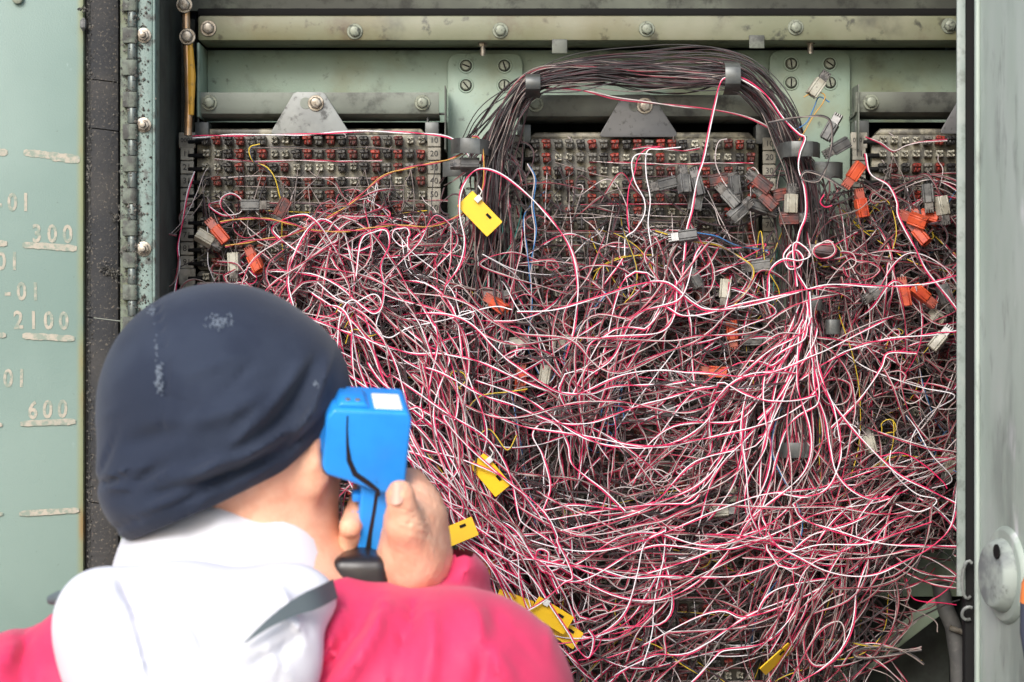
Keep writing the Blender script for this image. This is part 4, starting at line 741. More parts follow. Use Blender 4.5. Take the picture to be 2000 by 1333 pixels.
stream([(1578, 566, -.095), (1570, 660, -.10), (1560, 780, -.10), (1545, 900, -.10), (1500, 1000, -.09), (1545, 1070, -.08), (1700, 1066, -.06)], 15, 24, {'clean': 9, 'mid': 1}, 10, 'dropping straight from the knot', 'jumpers dropping from the knot', .012, 8, .1, fan=[.15, .5, .9, 1, 1, .6, 1])
stream([(850, 985, -.09), (960, 1050, -.09), (1120, 1085, -.09), (1280, 1085, -.09), (1420, 1050, -.09), (1600, 1010, -.08), (1760, 960, -.07), (1880, 930, -.05)], 20, 40, {'clean': 8, 'mid': 3}, 13, 'sweeping level across the bottom', 'jumpers sweeping level across the bottom', .014, 11, .2)
stream([(870, 900, -.08), (1000, 985, -.085), (1140, 1020, -.085), (1290, 1000, -.085), (1400, 930, -.085), (1500, 820, -.08), (1560, 700, -.08)], 15, 42, {'clean': 6, 'mid': 4}, 12, 'sagging across the middle column', 'jumpers sagging across the middle column', .014, 11, .22)
stream([(620, 600, -.07), (780, 670, -.09), (960, 730, -.10), (1120, 765, -.10), (1300, 765, -.10), (1460, 730, -.10), (1600, 690, -.09), (1750, 650, -.07), (1880, 600, -.05)], 12, 60, CL, 9, 'running the whole width', 'jumpers running the whole width', .012, 14, .3)
stream([(1885, 900, -.05), (1790, 950, -.06), (1690, 1030, -.07), (1610, 1120, -.07), (1540, 1220, -.07), (1470, 1345, -.06)], 40, 46, {'mid': 5, 'dirty': 3, 'clean': 3}, 9, 'slanting from the right door', 'jumpers slanting from the right door', .02, 10, .25)
stream([(1880, 985, -.03), (1780, 1040, -.05), (1690, 1110, -.06), (1640, 1200, -.06), (1600, 1345, -.05)], 36, 26, D_, 0, wob=9)
stream([(1545, 690, -.07), (1530, 860, -.08), (1545, 1020, -.08), (1520, 1180, -.07), (1490, 1345, -.06)], 28, 34, MI, 0, wob=12)
stream([(1330, 960, -.06), (1300, 1060, -.08), (1262, 1160, -.085), (1200, 1235, -.085), (1060, 1255, -.08), (960, 1230, -.06)], 9, 16, {'clean': 1}, 9, 'curving left above the red shoulder', 'jumpers curving above the shoulder', .008, 9, .1)
stream([(1620, 1120, -.06), (1480, 1200, -.08), (1370, 1245, -.08), (1280, 1300, -.08), (1150, 1345, -.07)], 12, 26, {'clean': 3, 'mid': 1}, 9, 'slanting across the bottom block', 'jumpers slanting over the bottom block', .01, 12, .1)
stream([(1050, 960, -.07), (1090, 1060, -.08), (1150, 1150, -.08), (1230, 1130, -.08), (1330, 1060, -.07), (1420, 980, -.05)], 10, 26, {'clean': 3, 'mid': 2}, 6, 'hanging in a deep bow', 'jumpers hanging in a bow', .01, 12, .15)
stream([(1270, 1010, -.06), (1285, 1120, -.075), (1275, 1230, -.075), (1240, 1350, -.06)], 9, 40, {'clean': 3, 'mid': 2}, 5, 'hanging straight at the bottom', 'jumpers hanging straight at the bottom', .01, 9, .1)
# wires one can follow by eye
def feat(pts, cls, label, single=False, pitch=None, r=.00068):
    w = FW(pts); own_wire(spline(w, int(plen(pts) / 5) + 12), cls, label, None, r, single, pitch)
def ys(pts, Y): return [(x, y, Y) for x, y in pts]
feat(ys([(376, 268), (440, 265), (520, 264), (600, 263), (680, 258), (730, 257), (800, 260), (860, 265), (890, 276), (912, 300), (935, 350), (925, 430), (935, 520)], -.035), 'clean', 'red and white jumper lying along the top edge of the left block', pitch=.11)
feat(ys([(508, 283), (490, 288), (488, 300), (496, 316), (520, 328), (538, 352), (548, 385), (549, 420), (552, 470), (560, 520), (575, 560), (585, 640)], -.035), 'yel', 'yellow and navy jumper snaking down the left block', pitch=.06)
feat(ys([(905, 300), (870, 314), (800, 328), (748, 345), (700, 385), (655, 418), (610, 440), (560, 462), (500, 470), (440, 482)], -.06), 'org', 'ochre and red jumper slanting across the left block from the guide')
feat(ys([(430, 435), (470, 428), (520, 428), (570, 438), (620, 452), (700, 450), (760, 440), (830, 444), (890, 425), (925, 400), (945, 360), (943, 300), (935, 270), (922, 268)], -.075), 'org', 'ochre and red jumper hooked over the guide beside the yellow tag')
feat(ys([(870, 560), (900, 515), (908, 470), (898, 420), (900, 375), (920, 340), (945, 330), (985, 345), (1040, 390), (1085, 440), (1115, 490), (1128, 560), (1122, 640), (1105, 700)], -.09), 'clean', 'red and white jumper looping high over the yellow trunk tag')
feat(ys([(1424, 150), (1408, 160), (1396, 205), (1386, 250), (1374, 310), (1362, 350), (1352, 410), (1342, 450), (1335, 520), (1325, 600)], -.085), 'clean', 'red and white jumper hanging from the right arch guide across the middle block')
feat(ys([(1445, 152), (1470, 166), (1500, 190), (1530, 232), (1560, 262), (1572, 270), (1562, 300), (1560, 330), (1572, 370), (1574, 420), (1560, 460), (1552, 520), (1575, 566)], -.085), 'clean', 'red and white jumper dropping from the right arch guide down the right trunk')
feat(ys([(1050, 172), (1140, 178), (1200, 192), (1262, 200), (1330, 208), (1400, 216), (1460, 230), (1510, 255), (1535, 280)], -.05), 'mid', 'dusty pair slung across the dark rail in front of its bolt')
feat(ys([(380, 335), (366, 380), (357, 430), (348, 480), (350, 520), (343, 560), (340, 600)], -.045), 'clean', 'red and white jumper hanging left of the number tags')
feat(ys([(345, 460), (320, 458), (305, 475), (303, 520), (312, 548), (330, 560), (345, 540), (350, 500)], -.05), 'dirty', 'grimy loop bulging left of the number tags into the dark')
feat(ys([(378, 398), (362, 408), (350, 425), (356, 445)], -.03), 'dirty', 'short grimy curl around number tag 61')
feat(ys([(1289, 287), (1262, 292), (1246, 310), (1239, 340), (1228, 370), (1225, 420), (1230, 455)], -.06), 'red', 'red wire bowing down from the top row of the middle block')
feat(ys([(1330, 288), (1290, 292), (1264, 296), (1262, 340), (1270, 390), (1266, 440), (1275, 500), (1280, 560)], -.06), 'wht', 'white wire dropping from the top row of the middle block')
feat(ys([(1272, 302), (1245, 302), (1234, 318), (1240, 355), (1258, 390), (1258, 420), (1240, 450), (1222, 465), (1220, 500)], -.065), 'wht', 'white wire looping beside the bowed red wire')
feat(ys([(1420, 272), (1405, 276), (1398, 295), (1398, 320), (1410, 350), (1420, 365)], -.05), 'mid', 'dusty red curl arching off the top row of the middle block', single=True)
feat(ys([(1300, 600), (1345, 618), (1450, 594), (1575, 566), (1640, 556), (1720, 560), (1800, 556), (1880, 536)], -.105), 'clean', 'red and white jumper running level through the knot to the right door')
feat(ys([(1010, 610), (1080, 606), (1170, 580), (1240, 558), (1300, 552), (1350, 590), (1385, 606), (1450, 600), (1560, 570)], -.105), 'clean', 'red and white jumper humped over the middle column towards the knot')
feat(ys([(1590, 690), (1604, 750), (1635, 800), (1675, 850), (1720, 895), (1760, 930), (1810, 955), (1870, 985)], -.10), 'clean', 'red and white jumper striding from the right trunk down to the door')
feat(ys([(1580, 570), (1588, 700), (1592, 760), (1612, 820), (1620, 870), (1632, 920), (1660, 955), (1700, 975), (1735, 970)], -.105), 'clean', 'red and white jumper hanging in front of the right trunk past its clips')
feat(ys([(1575, 590), (1600, 720), (1628, 800), (1640, 850), (1640, 900), (1620, 950), (1580, 970), (1520, 965)], -.105), 'clean', 'red and white jumper hooking left below the right trunk clips')
feat(ys([(1740, 880), (1738, 905), (1750, 930), (1790, 965), (1828, 975), (1820, 990), (1790, 1000), (1750, 985)], -.09), 'wht', 'white wire hooked near the right door')
feat(ys([(1720, 892), (1760, 885), (1800, 905), (1840, 940), (1850, 955)], -.09), 'red', 'bare red wire humped near the right door')
feat(ys([(1500, 1040), (1520, 1068), (1560, 1090), (1610, 1115), (1660, 1126), (1710, 1122), (1760, 1100), (1810, 1075), (1850, 1040), (1866, 1000), (1870, 950)], -.105), 'clean', 'red and white jumper hanging in the big bow before the dark cavity')
feat(ys([(1380, 1044), (1440, 1046), (1500, 1056), (1540, 1078), (1600, 1065), (1690, 1062), (1760, 1040), (1820, 1020)], -.10), 'clean', 'red and white jumper crossing the top of the big bow')
feat(ys([(1550, 985), (1570, 1015), (1640, 1040), (1720, 1062), (1800, 1066), (1880, 1068)], -.10), 'clean', 'red and white jumper stretched flat to the right door edge')
feat(ys([(1450, 1090), (1560, 1092), (1700, 1090), (1790, 1072), (1880, 1072)], -.095), 'mid', 'dusty red jumper stretched below the flat white one')
feat(ys([(1690, 300), (1700, 340), (1735, 362), (1752, 395), (1756, 425), (1790, 490), (1810, 530), (1850, 580), (1880, 620)], -.09), 'clean', 'white and red jumper slanting down the right block to the door')
feat(ys([(1690, 268), (1720, 280), (1745, 296), (1770, 285), (1800, 278), (1850, 274)], -.05), 'mid', 'dusty pair along the top row of the right block')
feat(ys([(1880, 646), (1800, 656), (1700, 670), (1620, 705), (1540, 760), (1480, 820)], -.10), 'clean', 'red and white jumper rising to the right door under the square plug')
feat(ys([(1620, 840), (1680, 780), (1720, 720), (1735, 690), (1790, 690)], -.09), 'clean', 'short red and white jumper bent up beside the pale plug')
feat(ys([(600, 620), (700, 658), (800, 690), (860, 692), (930, 705), (1010, 740), (1080, 765), (1150, 770), (1200, 755), (1290, 752), (1340, 745)], -.105), 'clean', 'red and white jumper running straight from the cap towards the middle column')
feat(ys([(620, 552), (660, 585), (690, 592), (730, 575), (745, 595), (735, 640), (760, 660), (800, 640), (870, 625), (960, 600), (1000, 605)], -.10), 'wht', 'white wire looping twice between the cap and the trunk')
feat(ys([(660, 720), (662, 640), (672, 600), (690, 586), (710, 600), (730, 612), (745, 600), (750, 560), (744, 520), (760, 480), (755, 450), (730, 452), (705, 470), (695, 540)], -.105), 'clean', 'red and white jumper making a tall S beside the cap')
feat(ys([(655, 610), (668, 592), (690, 590), (688, 610), (672, 640)], -.09), 'yel', 'small yellow and navy curl beside the cap')
feat(ys([(676, 672), (684, 648), (700, 644), (720, 655), (735, 652)], -.09), 'yel', 'yellow and navy hook above the handset')
feat(ys([(900, 760), (880, 740), (885, 725), (905, 728), (910, 745), (890, 760), (872, 750), (868, 735)], -.09), 'yy', 'yellow and beige double curl beside the left trunk')
feat(ys([(1010, 850), (990, 880), (955, 840), (925, 860), (908, 830), (915, 800), (940, 775), (990, 768), (1030, 760)], -.09), 'yel', 'yellow and navy jumper ringing the dark hollow left of centre')
feat(ys([(1060, 1000), (1075, 950), (1060, 890), (1040, 850), (1060, 825), (1090, 832), (1110, 870), (1120, 910), (1180, 960), (1220, 1000)], -.10), 'clean', 'red and white jumper bent over like a hook left of the tag')
feat(ys([(900, 1045), (1000, 1100), (1040, 1130), (1080, 1190), (1110, 1235), (1130, 1270), (1150, 1285), (1160, 1250), (1150, 1230)], -.11), 'clean', 'red and white jumper crossing the front yellow tag')
feat(ys([(1000, 1210), (1060, 1175), (1100, 1140), (1118, 1130), (1110, 1100), (1090, 1060), (1090, 1050)], -.112), 'clean', 'red and white jumper rising over the upper corner of the front tag')
feat(ys([(1090, 1160), (1070, 1110), (1070, 1080), (1050, 1075), (1048, 1100), (1065, 1118), (1095, 1108), (1110, 1080)], -.10), 'clean', 'red and white coil above the front yellow tag')
feat(ys([(1045, 1247), (1080, 1258), (1140, 1250), (1190, 1228), (1225, 1190), (1245, 1120), (1260, 1060), (1300, 1035)], -.105), 'clean', 'red and white jumper coming out from behind the red shoulder')
feat(ys([(1300, 1030), (1296, 1090), (1282, 1150), (1276, 1200), (1275, 1226), (1268, 1260), (1255, 1300)], -.095), 'wht', 'white wire hanging straight with a kink over the bottom block')
feat(ys([(1292, 1040), (1300, 1090), (1286, 1150), (1270, 1200), (1240, 1225), (1200, 1238), (1180, 1232), (1170, 1260), (1150, 1285), (1130, 1290)], -.09), 'red', 'red wire zigzagging down the bottom block')
feat(ys([(1200, 1110), (1205, 1150), (1200, 1200), (1230, 1240), (1290, 1265), (1330, 1295), (1370, 1320)], -.07), 'yel', 'yellow and navy jumper slanting over the bottom block')
feat(ys([(1390, 1060), (1388, 1095), (1372, 1110), (1330, 1113), (1290, 1112)], -.06), 'yy', 'yellow wire bowed over the bottom block')
feat(ys([(1648, 1160), (1610, 1178), (1578, 1215), (1570, 1260), (1590, 1300), (1630, 1290), (1650, 1250), (1640, 1215), (1600, 1235), (1560, 1300), (1540, 1340)], -.085), 'mid', 'dusty pair in a big ring at the foot of the wires')
feat(ys([(1500, 1040), (1560, 1110), (1590, 1150), (1640, 1158), (1720, 1165), (1770, 1185), (1825, 1212), (1831, 1235)], -.06), 'bei', 'beige wire sticking out over the dark cavity')
feat(ys([(1800, 1270), (1750, 1278), (1700, 1286), (1672, 1284), (1668, 1274), (1690, 1266), (1740, 1266), (1780, 1280), (1805, 1298)], -.06), 'soot2', 'sooty pair folded back on itself before the cavity')
feat(ys([(1798, 1266), (1740, 1272), (1695, 1270), (1670, 1276), (1690, 1284), (1745, 1282), (1800, 1264)], -.055), 'dirty', 'grimy pair bundled with the folded sooty pair')
feat(ys([(1600, 1250), (1660, 1255), (1700, 1262), (1760, 1270), (1800, 1292)], -.055), 'yy', 'yellow tinged pair ending beside the folded bundle')
feat(ys([(1690, 1235), (1720, 1230), (1770, 1222), (1800, 1205), (1850, 1180), (1875, 1172)], -.03), 'soot2', 'sooty pair rising across the cavity to the hose')
feat(ys([(1600, 1150), (1680, 1185), (1740, 1200), (1800, 1192), (1830, 1178)], -.04), 'dirty', 'grimy pair hanging over the diagonal brace')
feat(ys([(1770, 1130), (1780, 1165), (1800, 1175), (1840, 1178), (1868, 1182)], -.05), 'red', 'red wire end pointing at the stop strip')
feat(ys([(1870, 1110), (1860, 1140), (1840, 1160), (1815, 1175), (1810, 1180)], -.05), 'red', 'red wire end curling down beside the stop strip')
feat(ys([(1545, 478), (1530, 500), (1540, 525), (1560, 522), (1568, 505), (1555, 490), (1538, 500), (1540, 520), (1556, 520)], -.09), 'clean', 'red and white coil wound twice above the knot')
feat(ys([(1500, 580), (1504, 530), (1530, 508), (1560, 510), (1582, 500), (1570, 482), (1550, 480), (1556, 560)], -.095), 'clean', 'red and white jumper arched around the coil above the knot')
feat(ys([(1628, 475), (1600, 478), (1588, 492), (1600, 505), (1622, 502), (1632, 488), (1618, 470), (1590, 484)], -.09), 'mid', 'dusty loop ringing the dark red plug on the right trunk')
feat(ys([(1570, 190), (1590, 180), (1610, 185), (1608, 200), (1590, 225), (1570, 260), (1560, 275)], -.06), 'org', 'loose reddish wire curling before the mounting plate', single=True)
feat(ys([(1620, 200), (1600, 190), (1590, 210), (1575, 240), (1550, 255), (1515, 270)], -.055), 'blu', 'loose blue wire curling before the mounting plate', single=True)
feat(ys([(1500, 240), (1560, 230), (1610, 228), (1625, 250), (1622, 300), (1605, 345), (1590, 355), (1565, 350), (1575, 335), (1610, 345), (1650, 370)], -.09), 'soot2', 'sooty beige pair swinging past the upper right guide')
feat(ys([(1280, 450), (1350, 470), (1400, 478), (1440, 500), (1470, 525), (1462, 560), (1430, 600)], -.07), 'yy', 'yellowish wire bowing under the level dark plug')
feat(ys([(1360, 455), (1400, 462), (1440, 480), (1500, 490)], -.055), 'blu', 'blue wire leaving the end of the level dark plug', single=True)
feat(ys([(1030, 320), (1045, 350), (1040, 400), (1046, 450), (1040, 500), (1035, 540)], -.055), 'blu', 'blue wire dropping beside the tags of the middle block')
feat(ys([(1610, 380), (1602, 395), (1612, 405), (1625, 402)], -.08), 'red', 'short bright red wire end on the right trunk')
SO_ = link('wire_tangle', np_mesh('wire_tangle', SV, SF, SMI, WL)); SO_['kind'] = 'stuff'; SO_['label'] = 'dense mat of old and new jumper wires filling the cabinet'; SO_['category'] = 'wires'
print('own wires', n_ind, 'stuff faces', sum(len(f) for f in SF))
# ------------------------------------------------------------------ smooth solids for the person
def surface_nets(f, lo, hi, h):
    lo, hi = np.array(lo, float), np.array(hi, float); n = np.ceil((hi - lo) / h).astype(int) + 1
    ax = [lo[i] + h * np.arange(n[i]) for i in range(3)]
    X, Y, Z = np.meshgrid(*[q.astype(np.float32) for q in ax], indexing='ij'); v = f(X, Y, Z).astype(np.float32); ins = v < 0
    cx = ins[:-1, :-1, :-1].astype(np.int8); tot = np.zeros(np.array(v.shape) - 1, np.int8)
    sl = [slice(0, -1), slice(1, None)]
    for a in (0, 1):
        for b in (0, 1):
            for c in (0, 1): tot += ins[sl[a], sl[b], sl[c]]
    act = (tot > 0) & (tot < 8); idx = -np.ones(act.shape, np.int64); cells = np.argwhere(act); idx[act] = np.arange(len(cells))
    acc = np.zeros((len(cells), 3)); cnt = np.zeros(len(cells))
    for axis in range(3):
        o = [i for i in range(3) if i != axis]
        for a in (0, 1):
            for b in (0, 1):
                p = cells.copy(); p[:, o[0]] += a; p[:, o[1]] += b; q = p.copy(); q[:, axis] += 1
                va, vb = v[tuple(p.T)], v[tuple(q.T)]; m = (va < 0) != (vb < 0); t = np.where(m, va / np.where(m, va - vb, 1), 0)
                pos = p.astype(float); pos[:, axis] += t; acc[m] += pos[m]; cnt[m] += 1
    verts = lo + h * acc / cnt[:, None]; faces = []
    for axis in range(3):
        o = [(axis + 1) % 3, (axis + 2) % 3]
        s1 = [slice(None)] * 3; s1[axis] = slice(0, -1); s2 = [slice(None)] * 3; s2[axis] = slice(1, None)
        A, B = ins[tuple(s1)], ins[tuple(s2)]
        for flip, mk in ((False, A & ~B), (True, ~A & B)):
            e = np.argwhere(mk); e = e[(e[:, o[0]] > 0) & (e[:, o[1]] > 0) & (e[:, o[0]] < v.shape[o[0]] - 1) & (e[:, o[1]] < v.shape[o[1]] - 1)]
            if not len(e): continue
            qd = []
            for (da, db) in ((1, 1), (0, 1), (0, 0), (1, 0)):
                c = e.copy(); c[:, o[0]] -= da; c[:, o[1]] -= db; qd.append(idx[tuple(c.T)])
            qd = np.stack(qd, 1); faces.append(qd[:, ::-1] if flip else qd)
    return verts, np.concatenate(faces)
def smin(a, b, k):
    h = np.clip(0.5 + 0.5 * (b - a) / k, 0, 1); return b * (1 - h) + a * h - k * h * (1 - h)
def ell(X, Y, Z, c, r, rot=None):
    x, y, z = (X - np.float32(c[0])) / np.float32(r[0]), (Y - np.float32(c[1])) / np.float32(r[1]), (Z - np.float32(c[2])) / np.float32(r[2])
    k0 = np.sqrt(x * x + y * y + z * z); k1 = np.sqrt((x / np.float32(r[0])) ** 2 + (y / np.float32(r[1])) ** 2 + (z / np.float32(r[2])) ** 2); return k0 * (k0 - 1) / np.maximum(k1, 1e-6)
def cone(X, Y, Z, a, b, ra, rb):
    a, b = np.array(a, np.float32), np.array(b, np.float32); d = b - a; L2 = d @ d; ra, rb = np.float32(ra), np.float32(rb)
    t = np.clip(((X - a[0]) * d[0] + (Y - a[1]) * d[1] + (Z - a[2]) * d[2]) / L2, 0, 1)
    return np.sqrt((X - a[0] - t * d[0]) ** 2 + (Y - a[1] - t * d[1]) ** 2 + (Z - a[2] - t * d[2]) ** 2) - (ra + (rb - ra) * t)
def rbox(X, Y, Z, c, hs, r, rot=None):
    p = np.stack([X - c[0], Y - c[1], Z - c[2]], -1)
    if rot is not None: p = p @ np.array(rot)
    q = np.abs(p) - (np.array(hs) - r); return np.linalg.norm(np.maximum(q, 0), axis=-1) + np.minimum(q.max(-1), 0) - r
def sdf_mesh(name, f, lo, hi, h, mt):
    v, q = surface_nets(f, lo, hi, h); return np_mesh(name, [v], [q], [np.zeros(len(q))], [mt])
def px_of(X, Y, Z): s = FPX / (CAMD + Y); return 1000 + X * s, 666.5 - (Z - CAMZ) * s       # where a point falls, for laying out folds once, at build time
def sm(x, a, b): t = np.clip((x - a) / (b - a), 0, 1); return t * t * (3 - 2 * t)
def fold(u, w): return np.exp(-(u / w) ** 2)
HD = 2.03
DH = -.065
skull, neck_t, neck_b = PD(474, 822, HD), PD(520, 930, HD + .005), PD(505, 1190, HD - .01)
sh_r, sh_l = PD(905, 1376, 1.975), PD(50, 1440, 1.985); el_r = PD(1010, 1500, 2.16); wr = PD(812, 1125, 2.095 + DH)
chest = Vector((-.205, -.60, 1.10)); hip = Vector((-.20, -.585, .82))
el_l = Vector((sh_l.x - .05, sh_l.y + .03, .96)); wr_l = Vector((sh_l.x + .01, sh_l.y + .20, .86))
def f_body(X, Y, Z):
    d = ell(X, Y, Z, skull, (.074, .092, .100)); d = smin(d, ell(X, Y, Z, skull + Vector((.004, .035, -.062)), (.060, .062, .068)), .03)      # skull, jaw
    d = smin(d, cone(X, Y, Z, skull + Vector((.006, .098, .0)), skull + Vector((.008, .115, -.032)), .007, .013), .012)                              # nose
    d = smin(d, ell(X, Y, Z, skull + Vector((.006, .094, -.066)), (.022, .010, .008)), .010)                                                       # lips
    d = smin(d, ell(X, Y, Z, skull + Vector((.004, .09, .018)), (.05, .012, .010)), .014)                                                          # brow
    d = np.maximum(d, -np.minimum(ell(X, Y, Z, skull + Vector((-.026, .102, .004)), (.014, .010, .008)), ell(X, Y, Z, skull + Vector((.038, .100, .004)), (.014, .010, .008))))
    for sx in (1, -1):                                                                                                                               # ears
        c = PD(620, 892, 1.974) if sx > 0 else skull + Vector((-.078, .002, -.030)); e = ell(X, Y, Z, c, (.012, .013, .033)); e = np.maximum(e, -ell(X, Y, Z, c + Vector((sx * .010, .004, .004)), (.008, .011, .019))); d = smin(d, e, .003)
    d = smin(d, cone(X, Y, Z, neck_t, neck_b, .059, .066), .03)
    d = smin(d, ell(X, Y, Z, chest, (.165, .10, .22)), .06); d = smin(d, ell(X, Y, Z, hip, (.15, .10, .16)), .06)
    d = smin(d, cone(X, Y, Z, neck_b, sh_r, .06, .052), .05); d = smin(d, cone(X, Y, Z, neck_b, sh_l, .06, .052), .05)
    d = smin(d, cone(X, Y, Z, sh_r, el_r, .052, .042), .03); d = smin(d, cone(X, Y, Z, el_r, wr, .042, .030), .02)
    d = smin(d, cone(X, Y, Z, sh_l, el_l, .052, .042), .03); d = smin(d, cone(X, Y, Z, el_l, wr_l, .042, .028), .02)
    for k in range(4): d = smin(d, cone(X, Y, Z, wr_l + Vector((.012 * (k - 1.5), .05, -.03)), wr_l + Vector((.014 * (k - 1.5), .10, -.085 + .006 * abs(k - 1.2))), .010, .008), .004)
    d = smin(d, ell(X, Y, Z, wr_l + Vector((0, .035, -.02)), (.038, .045, .03)), .015); d = smin(d, cone(X, Y, Z, wr_l + Vector((.03, .02, -.01)), wr_l + Vector((.055, .06, -.03)), .012, .009), .008)
    for sx in (-1, 1): d = smin(d, cone(X, Y, Z, hip + Vector((sx * .085, 0, -.06)), Vector((-.20 + sx * .10, -.55, .46)), .080, .052), .04); d = smin(d, cone(X, Y, Z, Vector((-.20 + sx * .10, -.55, .46)), Vector((-.20 + sx * .11, -.59, .08)), .052, .038), .03)
    return d
# right hand, wrapped round the handset's handle
hx = lambda x, y, d: PD(x, y, d + DH)
kn = [hx(822, 985, 2.115), hx(832, 1018, 2.118), hx(836, 1052, 2.118), hx(830, 1086, 2.115)]                     # knuckles, index to little
mid = [hx(792, 962, 2.148), hx(800, 1000, 2.152), hx(800, 1040, 2.152), hx(795, 1078, 2.148)]
tip0 = [hx(714, 958, 2.110), hx(712, 1000, 2.110), hx(712, 1038, 2.110), hx(716, 1072, 2.11)]
tip1 = [hx(684, 1030, 2.060), hx(684, 1046, 2.070), hx(678, 1066, 2.075), hx(688, 1088, 2.08)]
th_ = [hx(806, 1096, 2.050), hx(792, 1030, 2.026), hx(782, 966, 2.014)]
def f_hand(X, Y, Z):
    d = cone(X, Y, Z, hx(805, 1190, 2.105), hx(806, 1115, 2.085), .027, .028)
    d = smin(d, cone(X, Y, Z, hx(808, 1095, 2.080), hx(814, 1010, 2.080), .0275, .0225), .02)
    d = smin(d, ell(X, Y, Z, hx(814, 1058, 2.082), (.022, .030, .036)), .02); d = smin(d, ell(X, Y, Z, hx(800, 1092, 2.062), (.022, .024, .034)), .014)
    d = smin(d, cone(X, Y, Z, hx(808, 1000, 2.062), hx(800, 946, 2.085), .0200, .0140), .02)                      # web of the thumb
    for k in range(4):
        r = (.0108, .0112, .0106, .0094)[k]; d = smin(d, cone(X, Y, Z, kn[k], mid[k], r * 1.18, r), .007)
        g_ = smin(cone(X, Y, Z, mid[k], tip0[k], r * 1.03, r * .98), cone(X, Y, Z, tip0[k], tip1[k], r * .98, r * .86), .004); d = smin(d, g_, .004)
    t = smin(cone(X, Y, Z, th_[0], th_[1], .020, .0142), cone(X, Y, Z, th_[1], th_[2], .0140, .0118), .008)
    d = smin(d, t, .022)
    d = d + .0005 * np.sin(X * 900 + 3 * np.sin(Z * 500)) * np.sin(Z * 760 + X * 300)
    px, py = px_of(X, Y, Z)
    for (cy, w, a) in ((1012, 3.0, .0022), (1024, 2.6, .0020), (1002, 2.6, .0015), (1038, 3.4, .0015)): d = d + a * fold(py - cy - (px - 806) * .25, w) * sm(px, 775, 795) * (1 - sm(px, 830, 850)) * (Y < 2.06 + DH - CAMD)
    return d
person = thing('person', 'person in navy cap, white hood and crimson jacket holding a blue handset to the ear', 'person', (-.2, -.58, 0))
v1, q1 = surface_nets(f_body, (-.56, -.78, .06), (.12, -.30, 1.64), .0095)
vh, qh = surface_nets(f_hand, hx(640, 1200, 2.0) - Vector((0, .03, 0)), hx(900, 900, 2.0) + Vector((.01, .22, 0)), .0022)
body = link('body', np_mesh('body', [v1, vh], [q1, qh + len(v1)], [np.zeros(len(q1)), np.zeros(len(qh))], [M['skin']]), person)
mb = MB(); nc = th_[2] + Vector((-.0035, -.0110, .001)); ring = []
nr = Matrix.Rotation(R(-18), 3, 'Z') @ Matrix.Rotation(R(-8), 3, 'X')
gridn = 7; vs_ = []
for i in range(gridn):
    for j in range(gridn):
        u, w_ = i / (gridn - 1) * 2 - 1, j / (gridn - 1) * 2 - 1; uu = u * math.sqrt(max(0, 1 - .45 * w_ * w_)); vs_.append(nc + nr @ Vector((uu * .0066, .0026 * uu * uu * 1.4 - .0006, w_ * .0088 * math.sqrt(1 - .35 * u * u))))
mb.add(vs_, [(i * gridn + j, (i + 1) * gridn + j, (i + 1) * gridn + j + 1, i * gridn + j + 1) for i in range(gridn - 1) for j in range(gridn - 1)]); mb.build('thumb_nail', M['nail'], body)
# cap
def f_cap(X, Y, Z):
    c = PD(430, 780, HD)
    d = ell(X, Y, Z, c, (.1015, .113, .0985)); d = smin(d, ell(X, Y, Z, PD(455, 830, HD), (.092, .108, .095)), .03)
    d = smin(d, ell(X, Y, Z, PD(338, 960, HD - .035), (.062, .064, .052)), .045)
    d = smin(d, ell(X, Y, Z, PD(592, 752, HD - .02), (.030, .055, .040)), .03)                                      # bunched cloth over the ear
    px, py = px_of(X, Y, Z)
    e = np.where(px > 420, 988 - (px - 420) * .50 - 40 * sm(px, 540, 660) , 988 + (420 - px) * .42)                    # lower edge
    near = sm(-Y, .52, .60)
    nz = .0026 * np.sin(px * .021 + py * .012 + 1.5 * np.sin(py * .009)) * sm(py, 640, 900)
    # drag folds running from the ear down towards the slack at the back
    def seg(ax, ay, bx, by, w, a):
        dx, dy = bx - ax, by - ay; L = math.hypot(dx, dy); t = ((px - ax) * dx + (py - ay) * dy) / L; n_ = (-(px - ax) * dy + (py - ay) * dx) / L + 16 * np.sin(t * .012)
        return a * fold(n_, w) * sm(t, -20, 60) * (1 - sm(t, L - 60, L + 30))
    fl = seg(650, 690, 560, 860, 9, .0045) + seg(622, 690, 500, 850, 10, -.0035) + seg(598, 700, 430, 880, 13, .0035) + seg(640, 790, 330, 960, 15, .0045) + seg(600, 830, 300, 985, 12, -.0040) + seg(540, 760, 300, 830, 18, .0030) + seg(440, 890, 260, 1000, 14, .0045) + seg(400, 800, 240, 860, 20, -.0030) + seg(330, 900, 215, 960, 13, -.0035) + seg(470, 690, 360, 720, 12, .0016)
    rj = random.Random(21)
    for k in range(30):
        ax, ay = rj.uniform(230, 640), rj.uniform(690, 1000); an = rj.uniform(2.3, 3.0) if ax > 380 else rj.uniform(2.0, 3.6); L_ = rj.uniform(50, 150)
        fl = fl + seg(ax, ay, ax + math.cos(an) * L_, ay + math.sin(an) * L_, rj.uniform(4, 9), rj.choice([-1, 1]) * rj.uniform(.0012, .0024))
    fl += seg(300, 570, 318, 860, 3.2, -.0016)                                                                         # seam
    d = d - (fl * 2.0 + nz) * near
    d = d - near * (.0022 * fold(py - e + 20, 9) - .0024 * fold(py - e + 36, 4))
    cut = (py - e) * (CAMD + Y) / FPX * .9
    return np.maximum(d, cut) if True else d
def f_cap2(X, Y, Z):
    d = f_cap(X, Y, Z); inner = ell(X, Y, Z, skull, (.079, .097, .115)); inner = np.minimum(inner, cone(X, Y, Z, neck_t, neck_b, .062, .066)); return d
